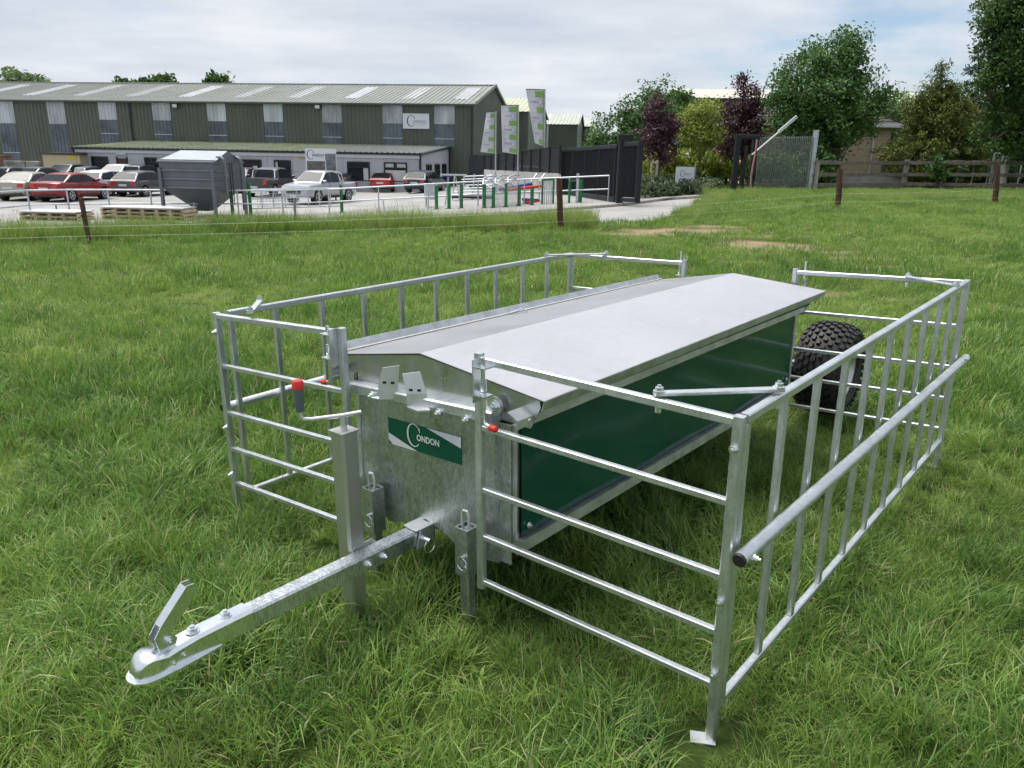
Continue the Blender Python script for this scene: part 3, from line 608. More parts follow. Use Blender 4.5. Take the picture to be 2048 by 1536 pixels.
# ------------------------------------------------------------------ the long olive shed with a lean-to office
Pc = at(947, 208, 67.0); ZE = Pc.z; Pl = at(0, 197.5, 73.2)
WD = Vector((Pl.x-Pc.x, Pl.y-Pc.y, 0)).normalized(); WN = Vector((-WD.y, WD.x, 0)); WN = WN if WN.y < 0 else -WN; WB = -WN
P0 = Vector((Pc.x, Pc.y, 0)); ZY = YARD+0.11; LEN = 62.0; HALF = 9.6
zr = at(1000, 173, 67.0+HALF*WB.y).z
shed = thing('industrial_shed', 'long olive green clad shed with grey roof and translucent wall strips', 'shed', (P0.x, P0.y, ZY))
def wp(t_, z, out=0.0): return P0+WD*t_+WN*out+Vector((0, 0, z))
wall_corr('front_wall', wp(LEN, 0), wp(0, 0), ZY, ZE, WN, MT['green_clad'], shed)
gb = MB(); nrmG = -WD                                             # gable end, ribs upright
k = int(2*HALF/0.36)
for i in range(k):
    x0, x1 = 2*HALF*i/k, 2*HALF*(i+1)/k; zt = lambda x: ZE+(zr-ZE)*(1-abs(x-HALF)/HALF)
    q = lambda x, z, o=0: P0+WB*x+nrmG*o+Vector((0, 0, z)); a1 = x0+(x1-x0)*.42; a2 = a1+.03; a3 = x1-.03
    for (xa, oa), (xb, ob) in (((x0, 0), (a1, 0)), ((a1, 0), (a2, .04)), ((a2, .04), (a3, .04)), ((a3, .04), (x1, 0))):
        gb.quad(q(xa, ZY, oa), q(xb, ZY, ob), q(xb, zt(xb), ob), q(xa, zt(xa), oa))
gb.build('gable_wall', MT['green_clad'], shed)
sl = (WB*HALF+Vector((0, 0, zr-ZE))); sln = sl.cross(WD).normalized(); sln = sln if sln.z > 0 else -sln
rf = MB(); ov = 0.35; e0 = P0-WD*ov*0.6-sl.normalized()*ov+Vector((0, 0, ZE+0.05)); rf.corr(e0, WD, sl, LEN+ov, sl.length+ov, 0.42, 0.05, sln, 0.22); roof = rf.build('roof', MT['roof_clad'], shed)
sl2 = Vector((WB.x*HALF, WB.y*HALF, ZE-zr)); n2 = WD.cross(sl2).normalized(); n2 = n2 if n2.z > 0 else -n2
rf = MB(); rf.corr(P0+WB*HALF-WD*ov*0.6+Vector((0, 0, zr+0.05)), WD, sl2, LEN+ov, sl2.length+ov, 0.42, 0.05, n2, 0.22); rf.build('roof', MT['roof_clad'], shed)
MB().beam(P0+WB*HALF-WD*.3+Vector((0, 0, zr+.10)), P0+WB*HALF+WD*LEN+Vector((0, 0, zr+.10)), .35, .10).build('ridge_cap', MT['roof_clad'], shed)
MB().beam(e0-Vector((0, 0, .06))+WN*.05, e0+WD*LEN-Vector((0, 0, .06))+WN*.05, .16, .17).build('gutter', pbr('green_gutter', (.06, .075, .055), .5, 0, 0), shed)
for s0, s1 in ((P0+Vector((0, 0, ZE)), P0+WB*HALF+Vector((0, 0, zr))), (P0+WB*HALF+Vector((0, 0, zr)), P0+WB*2*HALF+Vector((0, 0, ZE)))):
    MB().beam(s0-WD*.24+Vector((0, 0, .09)), s1-WD*.24+Vector((0, 0, .09)), .10, .26).build('barge_board', MT['roof_clad'], shed)
for u in (46, 145, 246, 350, 461, 569, 683, 802.5, 906.6, -50):
    p = onplane(u, 191+0.0185*u, e0+sln*.06, sln); t0 = (p-e0).dot(WD)
    mb = MB(); mb.corr(e0+WD*(t0-.62)+sl.normalized()*(sl.length*.19+ov)+sln*.012, WD, sl, 1.24, sl.length*.66, .42, .05, sln, .22); mb.build('rooflight', MT['rooflight'], roof)
for u in (9.6, 111, 214, 321.7, 432, 545.5, 663, 784.6, 888.7):
    p = onplane(u, 215, P0+WN*.05, WN); t0 = (p-P0).dot(WD); zz0 = ZY+0.4 if u < 140 else ZY+3.2
    hgt = ZE-zz0-.15; top = .42*hgt if u > 140 else .3*hgt
    mb = MB(); mb.corr(wp(t0+.86, ZE-.15-top, .05), -WD, (0, 0, 1), 1.72, top, .36, .035, WN, .28); mb.build('clear_strip', MT['clear_panel'], shed)
    mb = MB(); mb.corr(wp(t0+.86, zz0, .05), -WD, (0, 0, 1), 1.72, hgt-top-.03, .36, .035, WN, .28); mb.build('smoky_strip', MT['dark_panel'], shed)
    MB().beam(wp(t0+.86, zz0+(hgt-top)*.42, .10), wp(t0-.86, zz0+(hgt-top)*.42, .10), .03, .05).build('strip_joint', MT['fascia'], shed)
for u, v0, v1 in ((258, 205, 284), (947, 212, 345)):
    p = onplane(u, v0, P0+WN*.1, WN); t0 = max(.12, (p-P0).dot(WD)); MB().cyl(wp(t0, ZY+(2.4 if u < 500 else 0), .12), wp(t0, ZE-.2, .12), .06, 10).build('downpipe', MT['gutter'], shed)
# floodlights under the eave
for u, v in ((350, 211), (635, 213)):
    p = onplane(u, v, P0+WN*.35, WN); fl_ = thing('floodlight', 'floodlight under the shed eave, '+('left' if u < 500 else 'right')+' of the two', 'lamp', p, 'shed floodlights')
    MB().box(p, (.5, .12, .38), math.atan2(WD.y, WD.x)).build('housing', MT['frame'], fl_)
    MB().box(p+WN*.08+Vector((0, 0, -.03)), (.40, .05, .26), math.atan2(WD.y, WD.x)).build('lens', MT['rooflight'], fl_)
    MB().beam(p+WB*.3, p, .06, .06).build('arm', MT['gutter'], fl_)
# lean-to office
oc = at(840, 308, 58.0); DEP = (P0-Vector((oc.x, oc.y, 0))).dot(WB); t_oc = (Vector((oc.x, oc.y, 0))-P0).dot(WD); zo = oc.z; OUT = DEP
ol = onplane(150, 291, P0+WN*OUT, WN); t_ol = (ol-P0).dot(WD); zb_ = zo+.62
off = thing('lean_to_office', 'low pale grey lean-to office with black framed windows', 'office', (oc.x, oc.y, ZY))
fa = lambda t_, z, o=0.0: P0+WD*t_+WN*(OUT+o)+Vector((0, 0, z))
nP = 14
for i in range(nP):                                                # wall panels with fine joints
    ta, tb = lerp(t_oc, t_ol, i/nP), lerp(t_oc, t_ol, (i+1)/nP)
    for za, zb2 in ((ZY, ZY+1.35), (ZY+1.36, zo-.35)):
        MB().prism([fa(ta+.01, za), fa(tb-.01, za), fa(tb-.01, zb2), fa(ta+.01, zb2)], WB*.1).build('wall_panel', MT['grey_render'], off)
MB().prism([fa(t_oc, ZY, -.05), fa(t_ol, ZY, -.05), fa(t_ol, zo-.1, -.05), fa(t_oc, zo-.1, -.05)], WB*.1).build('wall_core', MT['frame'], off)
MB().beam(fa(t_oc, zo-.22, .06), fa(t_ol, zo-.22, .06), .12, .26).build('fascia', MT['fascia'], off)
MB().beam(fa(t_oc-.2, zo-.02, .16), fa(t_ol+.2, zo-.02, .16), .18, .17).build('gutter', MT['gutter'], off)
MB().cyl(fa(t_ol+.12, ZY, .1), fa(t_ol+.12, zo, .1), .07, 8).build('downpipe', MT['gutter'], off)
MB().beam(fa(t_oc-.03, ZY, .05), fa(t_oc-.03, zo, .05), .14, .14, up=WN).build('corner_trim', MT['gutter'], off)
osl = WB*(OUT+.3)+Vector((0, 0, zb_-zo+.03)); on_ = osl.cross(WD).normalized(); on_ = on_ if on_.z > 0 else -on_
tm = lerp(t_oc, t_ol, .30)
for ta, tb, mt in ((t_oc-.25, tm, 'roof_clad'), (tm, t_ol+.25, 'moss_roof')):
    mb = MB(); mb.corr(fa(ta, zo+.05, .28), WD, osl, tb-ta, osl.length*.99, .4, .05, on_, .22); mb.build('roof', MT[mt], off)
s1 = P0+WD*t_oc                                                    # side wall on the right
MB().prism([s1+WN*OUT+Vector((0, 0, ZY)), s1+Vector((0, 0, ZY)), s1+Vector((0, 0, zb_-.05)), s1+WN*OUT+Vector((0, 0, zo-.05))], WD*.1).build('side_wall', MT['grey_render'], off)
MB().beam(s1+WN*(OUT+.2)-WD*.12+Vector((0, 0, zo)), s1-WD*.12+Vector((0, 0, zb_)), .12, .20).build('verge_trim', MT['gutter'], off)
MB().cyl(s1-WD*.1+WN*.15+Vector((0, 0, ZY)), s1-WD*.1+WN*.15+Vector((0, 0, zb_)), .07, 8).build('downpipe', MT['gutter'], off)
def window(parent, c0, c1, z0, z1, nrm, split=1, top=True, blind=None, name='window'):
    c0 = Vector((c0.x, c0.y, 0)); c1 = Vector((c1.x, c1.y, 0)); d = (c1-c0).normalized(); ln = (c1-c0).length
    q = lambda x, z, o: c0+d*x+nrm*o+Vector((0, 0, z)); fw_ = .085
    f = MB()
    f.beam(q(0, z0+fw_/2, .04), q(ln, z0+fw_/2, .04), .10, fw_, ch=0); f.beam(q(0, z1-fw_/2, .04), q(ln, z1-fw_/2, .04), .10, fw_, ch=0)
    for x in [fw_/2, ln-fw_/2]: f.beam(q(x, z0+fw_, .04), q(x, z1-fw_, .04), .10, fw_, up=nrm, ch=0)
    zt_ = z0+(z1-z0)*.72
    if top: f.beam(q(fw_, zt_, .041), q(ln-fw_, zt_, .041), .10, fw_*.8, ch=0)
    if split == 2: f.beam(q(ln/2, (zt_ if top else z0+fw_)+.03, .041), q(ln/2, z1-fw_, .041), .10, fw_*.8, up=nrm, ch=0)
    fo = f.build(name, MT['frame'], parent)
    MB().prism([q(fw_/2, z0+fw_/2, .02), q(ln-fw_/2, z0+fw_/2, .02), q(ln-fw_/2, z1-fw_/2, .02), q(fw_/2, z1-fw_/2, .02)], -nrm*.02).build('pane', MT['glass'], fo)
    if blind:
        for a, c, z2, z3 in blind: MB().prism([q(ln*a, lerp(z0, z1, z2), .024), q(ln*c, lerp(z0, z1, z2), .024), q(ln*c, lerp(z0, z1, z3), .024), q(ln*a, lerp(z0, z1, z3), .024)], -nrm*.002).build('blind', MT['blind'], fo)
    MB().prism([q(-.05, z0-.06, .10), q(ln+.05, z0-.06, .10), q(ln+.05, z0-.005, .10), q(-.05, z0-.005, .10)], -nrm*.1).build('sill', MT['fascia'], fo)
WZ0, WZ1 = ZY+.75, zo-.62
for u0, u1, spl, bl in ((184, 217, 1, None), (290, 320, 2, None), (485, 523, 1, [(.55, .78, .05, .68)]), (548.6, 581.6, 1, [(.06, .2, .05, .9)]), (694.6, 739, 1, [(.72, .97, .05, .68)]), (768, 814, 2, [(.04, .96, .06, .60), (.06, .42, .74, .93), (.56, .95, .74, .93)])):
    a = onplane(u0, 325, P0+WN*OUT, WN); c = onplane(u1, 325, P0+WN*OUT, WN)
    window(off, a, c, WZ0 if u0 != 548.6 else WZ0, WZ1, WN, spl, u0 != 548.6, bl)
a = onplane(235, 325, P0+WN*OUT, WN); c = onplane(255, 325, P0+WN*OUT, WN); a.z = c.z = 0
dr = MB().prism([a+WN*.03+Vector((0, 0, ZY)), c+WN*.03+Vector((0, 0, ZY)), c+WN*.03+Vector((0, 0, WZ1-.12)), a+WN*.03+Vector((0, 0, WZ1-.12))], -WN*.02).build('door', MT['brown_door'], off)
for p_ in (a, c): MB().beam(p_+WN*.04+Vector((0, 0, ZY)), p_+WN*.04+Vector((0, 0, WZ1)), .1, .1, up=WN).build('door_frame', MT['frame'], dr)
MB().box((a+c)/2+WN*.1+Vector((0, 0, WZ1+.22)), (.9, .12, .12), math.atan2(WD.y, WD.x)).build('lamp', MT['rooflight'], off)
a = onplane(603, 312, P0+WN*(OUT+.05), WN); MB().box(a, (.42, .12, .34), math.atan2(WD.y, WD.x)).build('alarm_box', pbr('ochre_box', (.42, .26, .05), .5, 0, 0), off)
for f0, f1 in ((.18, .34), (.46, .62), (.72, .86)):
    window(off, s1+WN*OUT*(1-f0), s1+WN*OUT*(1-f1), ZY+.35, ZY+2.05, -WD, 2, True, None)
# name board on the shed wall
pa = onplane(805.5, 227, P0+WN*.16, WN); pb = onplane(858.5, 257.5, P0+WN*.16, WN)
wb = (Vector((pb.x, pb.y, 0))-Vector((pa.x, pa.y, 0))).length; hb = pa.z-pb.z
nb_ = thing('name_board', 'white board reading CONDON high on the olive shed wall', 'sign', (pa.x, pa.y, pb.z))
o = Vector((pa.x, pa.y, pb.z)); MB().prism([o, o-WD*wb, o-WD*wb+Vector((0, 0, hb)), o+Vector((0, 0, hb))], WB*.06).build('board', MT['white_board'], nb_)
for i0, i1 in ((Vector((0, 0, 0)), -WD*wb), (Vector((0, 0, hb)), -WD*wb+Vector((0, 0, hb)))): MB().beam(o+i0+WN*.01, o+i1+WN*.01, .06, .05).build('edge', MT['rooflight'], nb_)
logo(o-WD*wb*.15+Vector((0, 0, hb*.13))+WN*.01, -WD, Vector((0, 0, 1)), wb*.73, MT['dark_print'], MT['grey_print'], nb_, MT['grey_print'], .02)

# ------------------------------------------------------------------ sheds behind: each a gable end, a side wall and a roof
def back_shed(label, ridge_px, eave_l_px, D, width, length, wallm, roofm, zbase=ZY, along=None, strip=None):
    al = (WD if along is None else along); r = at(*ridge_px, D); e = at(*eave_l_px, D-width/2*(WB.y if along is None else 1.0))
    h0 = thing('shed', label, 'shed', (r.x, r.y, zbase)); wdir = Vector((WB.x, WB.y, 0)) if along is None else Vector((-al.y, al.x, 0))
    wdir = wdir if wdir.y > 0 else -wdir
    hw = width/2; c0 = Vector((r.x, r.y, 0))-wdir*hw; ze, zr2 = e.z, r.z
    pts = lambda t_: [c0+al*t_+Vector((0, 0, zbase)), c0+wdir*width+al*t_+Vector((0, 0, zbase)), c0+wdir*width+al*t_+Vector((0, 0, ze)), c0+wdir*hw+al*t_+Vector((0, 0, zr2)), c0+al*t_+Vector((0, 0, ze))]
    MB().add(pts(0), [(0, 1, 2, 3, 4)]).build('gable_wall', wallm, h0)
    wall_corr('front_wall', c0+al*length, c0, zbase, ze, -wdir, wallm, h0)
    s_l = wdir*hw+Vector((0, 0, zr2-ze)); n_ = s_l.cross(al).normalized(); n_ = n_ if n_.z > 0 else -n_
    mb = MB(); mb.corr(c0-al*.2-s_l.normalized()*.3+Vector((0, 0, ze)), al, s_l, length, s_l.length+.3, .5, .05, n_, .25); ro = mb.build('roof', roofm, h0)
    mb = MB(); s_2 = wdir*hw-Vector((0, 0, zr2-ze)); mb.corr(c0+wdir*hw-al*.2+Vector((0, 0, zr2)), al, s_2, length, s_2.length+.3, .5, .05, Vector((-n_.x, -n_.y, n_.z)), .25); mb.build('roof', roofm, h0)
    for i, f_ in enumerate(strip or ()):
        mb = MB(); mb.corr(c0+al*(length*f_)-s_l.normalized()*0+Vector((0, 0, ze))+s_l*.15+n_*.02, al, s_l, 1.3, s_l.length*.7, .5, .05, n_, .25); mb.build('rooflight', MT['rooflight'], ro)
        wall_corr('clear_strip', c0+al*(length*f_+1.6)-wdir*.03, c0+al*(length*f_)-wdir*.03, zbase+1, ze-.1, -wdir, MT['clear_panel'], h0)
    MB().beam(c0-al*.22+Vector((0, 0, ze)), c0+wdir*hw-al*.22+Vector((0, 0, zr2)), .08, .22).build('barge_board', roofm, h0)
    MB().beam(c0+wdir*hw-al*.22+Vector((0, 0, zr2)), c0+wdir*width-al*.22+Vector((0, 0, ze)), .08, .22).build('barge_board', roofm, h0)
back_shed('olive shed with a cream yellow roof just behind the long shed', (1078, 196.5), (1040, 222), 92, 18, 24, MT['green_clad'], MT['cream_roof'], strip=(.45,))
back_shed('olive shed with a pale roof and clear strip between the flags and trees', (1162, 228), (1149, 248), 112, 12, 9, MT['green_clad'], pbr('pale_shed_roof', (.40, .43, .37), .5, 0, .08, .6), strip=(.42,))
back_shed('small narrow olive shed farthest along the row', (1184, 237), (1176, 252), 122, 9, 6, MT['green_clad'], pbr('pale_shed_roof', (.42, .45, .39), .5, 0, .08, .6))
back_shed('wide olive shed with a cream roof behind the purple maple', (2010, 190), (2010, 206.5), 95, 26, 39, MT['green_clad'], pbr('buff_shed_roof', (.50, .52, .43), .5, 0, .06, .4), zbase=0.0, along=Vector((-1, 0.0, 0)))
# ------------------------------------------------------------------ brick bungalow
bd = 47.0; br_r = at(1783, 262, bd); br_l = at(1500, 262, bd)
bun = thing('bungalow', 'buff brick bungalow with dark tiled hipped roof behind the fence', 'house', (br_r.x, br_r.y, .3))
zb0, zb1 = .2, at(1783, 250, bd).z; BW, BDp = br_r.x-br_l.x, 8.0; X0, Y0 = br_l.x, bd
m, t, b = mat_new('buff_brick'); g = t.nodes.new('ShaderNodeTexCoord'); mp = t.nodes.new('ShaderNodeMapping'); mp.inputs['Rotation'].default_value = (R_(90), 0, 0)
bk_ = t.nodes.new('ShaderNodeTexBrick'); t.links.new(g.outputs['Object'], mp.inputs[0]); t.links.new(mp.outputs[0], bk_.inputs['Vector'])
bk_.inputs['Color1'].default_value = (.58, .43, .28, 1); bk_.inputs['Color2'].default_value = (.48, .34, .215, 1); bk_.inputs['Mortar'].default_value = (.52, .48, .41, 1)
bk_.inputs['Scale'].default_value = 1.0; bk_.inputs['Brick Width'].default_value = .225; bk_.inputs['Row Height'].default_value = .075; bk_.inputs['Mortar Size'].default_value = .010
t.links.new(bk_.outputs['Color'], b.inputs['Base Color']); b.inputs['Roughness'].default_value = .9
MB().box((X0+BW/2, Y0+BDp/2, (zb0+zb1)/2), (BW, BDp, zb1-zb0)).build('wall', m, bun)
tile = pbr('dark_roof_tile', (.055, .045, .045), .7, 0, .2, 2)
ev = .45; zc_ = zb1+.02; xa, xb, ya, yb = X0-ev, X0+BW+ev, Y0-ev, Y0+BDp+ev; rh = 2.0; ym = (ya+yb)/2
ro = MB().add([(xa, ya, zc_), (xb, ya, zc_), (xb, yb, zc_), (xa, yb, zc_), (xa+4, ym, zc_+rh), (xb-4, ym, zc_+rh)], [(0, 1, 5, 4), (1, 2, 5), (2, 3, 4, 5), (3, 0, 4)]).build('roof', tile, bun)
for k in range(1, 12):                                             # tile courses
    f_ = k/12; MB().beam((xa+4*f_, lerp(ya, ym, f_), zc_+rh*f_+.01), (xb-4*f_, lerp(ya, ym, f_), zc_+rh*f_+.01), .08, .035).build('tile_course', tile, ro)
for p_, q_ in (((xa, ya), (xb, ya)), ((xb, ya), (xb, yb))): MB().beam((p_[0], p_[1], zc_-.09), (q_[0], q_[1], zc_-.09), .04, .18).build('fascia', MT['white_board'], bun)
MB().cyl((X0+BW-1.0, Y0-.08, zb0), (X0+BW-1.0, Y0-.08, zb1), .05, 8).build('downpipe', MT['white_board'], bun)
# side shed with corrugated wall and red trim, right of the bungalow
sd = at(1800, 300, 45); rs = thing('red_trim_shed', 'small lean shed with dark slatted wall and red trim beside the bungalow', 'shed', (sd.x, sd.y, .3))
for k in range(8): MB().box((sd.x+.7, sd.y+.5, .45+k*.155), (2.6, .08, .11)).build('slat', pbr('weathered_slat', (.14, .13, .12), .9, 0, .2, 4) if k == 0 else bpy.data.materials['weathered_slat'], rs)
MB().box((sd.x+.7, sd.y+.62, 1.0), (2.6, .1, 1.5)).build('back_board', MT['frame'], rs)
MB().box((sd.x+.7, sd.y+.45, 1.75), (2.9, .2, .16)).build('red_trim', pbr('red_brown_paint', (.20, .05, .035), .7, 0, .2, 3), rs)
# paved strip and low wall in front of the bungalow
MB().box((at(1745, 330, 42).x, 42, .55), (4.4, .25, .6)).build('garden_wall', MT['conc_wall']); tag(bpy.data.objects['garden_wall'], 'low grey garden wall in front of the brick bungalow', 'wall')
# concrete blocks and container left of the office
for i, (u0, u1) in enumerate(((12, 55), (56, 84))):
    a = at(u0, 320, 62); c = at(u1, 320, 62); bl = MB().box(((a.x+c.x)/2, 62, ZY+.85), (c.x-a.x-.05, .8, 1.7), ch=.03).build('concrete_block', MT['old_block'])
    tag(bl, ('wide' if i == 0 else 'narrower')+' stained concrete block by the shed wall, '+('nearer the left edge' if i == 0 else 'beside the cream container'), 'block', 'blocks by the shed')
a = at(86, 310, 61); c = at(160, 310, 61); ct = thing('storage_container', 'cream storage container with brown lid left of the office', 'container', ((a.x+c.x)/2, 61, ZY))
MB().box(((a.x+c.x)/2, 62, ZY+1.12), (c.x-a.x, 2.2, 2.24), ch=.02).build('body', pbr('cream_panel', (.47, .41, .26), .6, 0, .06, .5), ct)
MB().box(((a.x+c.x)/2, 62, ZY+2.32), (c.x-a.x+.3, 2.5, .12)).build('lid', pbr('brown_lid', (.06, .05, .035), .7, 0, .1, 2), ct)
MB().box((c.x-.6, 60.88, ZY+2.05), (.7, .02, .18)).build('label_plate', pbr('yellow_plate', (.62, .45, .03), .5, 0, 0), ct)
a = at(-5, 315, 63); rk = thing('rust_rack', 'rust brown stacked rack at the left edge of the shed wall', 'rack', (a.x, 63, ZY)); rust = pbr('rust', (.16, .06, .03), .9, 0, .25, 3)
for k in range(5): MB().box((a.x, 63, ZY+.3+k*.42), (1.6, 1.0, .2)).build('layer', rust, rk)
# ------------------------------------------------------------------ vehicles: lofted body, greenhouse, glass, wheels, lamps
def paint(name, col, metal=0.0): return pbr(name, col, 0.33, metal, 0, coat=0.35)
PA = {'red': paint('red_paint', (.23, .012, .016)), 'bright_red': paint('bright_red_paint', (.36, .02, .02)), 'beige': paint('beige_paint', (.36, .345, .29), .3), 'white': paint('white_paint', (.62, .64, .68)),
      'grey': paint('grey_paint', (.09, .092, .098), .3), 'black': paint('black_paint', (.012, .013, .017)), 'navy': paint('navy_paint', (.018, .025, .045)), 'silver': paint('silver_paint', (.42, .44, .47), .4), 'darkgrey': paint('dark_grey_paint', (.05, .05, .056), .3)}
MT['lamp_red'] = pbr('tail_lamp', (.55, .02, .02), .2, 0, 0, coat=.5); MT['lamp_clear'] = pbr('head_lamp', (.62, .66, .70), .12, .3, 0, coat=.5)
MT['plate'] = pbr('number_plate', (.62, .62, .60), .5, 0, 0); MT['trim_black'] = pbr('black_trim', (.015, .015, .016), .55, 0, 0)
MT['chrome'] = pbr('chrome', (.75, .77, .79), .15, 1.0, 0)
SPEC = {   # top line of the lower body, greenhouse profile (x from rear to front), sizes
    'sedan': dict(L=4.65, W=1.80, wb=(-1.36, 1.36), top=[(-2.32, .62), (-2.28, .93), (-2.0, 1.02), (-1.35, 1.02), (.75, .98), (1.15, .97), (1.9, .86), (2.22, .74), (2.325, .52)], gh=[(-1.78, 1.0), (-.95, 1.40), (-.35, 1.46), (.25, 1.43), (1.12, .97)], wr=.32),
    'hatch': dict(L=4.25, W=1.78, wb=(-1.26, 1.30), top=[(-2.12, .58), (-2.10, .95), (-1.98, 1.0), (-1.2, 1.0), (.85, .97), (1.2, .95), (1.75, .86), (2.05, .74), (2.125, .52)], gh=[(-2.04, .99), (-1.55, 1.40), (-.6, 1.50), (.1, 1.47), (1.16, .95)], wr=.32),
    'suv': dict(L=4.45, W=1.84, wb=(-1.30, 1.34), top=[(-2.22, .62), (-2.20, 1.05), (-2.05, 1.10), (.9, 1.06), (1.2, 1.05), (1.85, .98), (2.15, .84), (2.225, .58)], gh=[(-2.12, 1.09), (-1.75, 1.56), (-.8, 1.66), (.1, 1.62), (1.15, 1.05)], wr=.35),
    'pickup': dict(L=5.25, W=1.86, wb=(-1.55, 1.60), top=[(-2.62, .60), (-2.61, 1.12), (-1.0, 1.12), (-.95, 1.13), (1.05, 1.13), (1.35, 1.14), (2.15, 1.06), (2.5, .98), (2.625, .62)], gh=[(-.98, 1.12), (-.78, 1.66), (-.2, 1.78), (.45, 1.74), (1.28, 1.13)], wr=.38)}
def car_mesh(kind, s):
    sp_ = SPEC[kind]; L_, W_ = sp_['L'], sp_['W']; hw = W_/2; wr = sp_['wr']; n = 64; tx = [p[0] for p in sp_['top']]; tz = [p[1] for p in sp_['top']]
    b = MB(); V = []; zb = .24 if kind != 'pickup' else .36
    for i in range(n+1):
        x = -L_/2+L_*i/n; zt = interp(x, tx, tz); e = min(1, (L_/2-abs(x))/.55); w_ = hw*(.80+.20*math.sqrt(max(0, 1-(1-e)**2))) if e < 1 else hw
        zl = zb+.10*(1-e)**2
        for cx_ in sp_['wb']:
            d = abs(x-cx_)
            if d < wr*1.18: zl = max(zl, wr+math.sqrt(max(0, (wr*1.18)**2-d*d))*.98)
        zl = min(zl, zt-.12); h = zt-zl
        V += [(x, s_*y_, z_) for s_, y_, z_ in ((1, 0, zl+.02), (1, w_*.90, zl), (1, w_*.985, zl+.12*h), (1, w_, zl+.45*h), (1, w_*.985, zl+.72*h), (1, w_*.945, zt-.05), (1, w_*.86, zt), (1, 0, zt+.015), (-1, w_*.86, zt), (-1, w_*.945, zt-.05), (-1, w_*.985, zl+.72*h), (-1, w_, zl+.45*h), (-1, w_*.985, zl+.12*h), (-1, w_*.90, zl))]
    k = 14; F = [(i*k+j, i*k+(j+1) % k, (i+1)*k+(j+1) % k, (i+1)*k+j) for i in range(n) for j in range(k)]+[tuple(range(k-1, -1, -1)), tuple(n*k+j for j in range(k))]
    b.add(V, F, True)
    return b
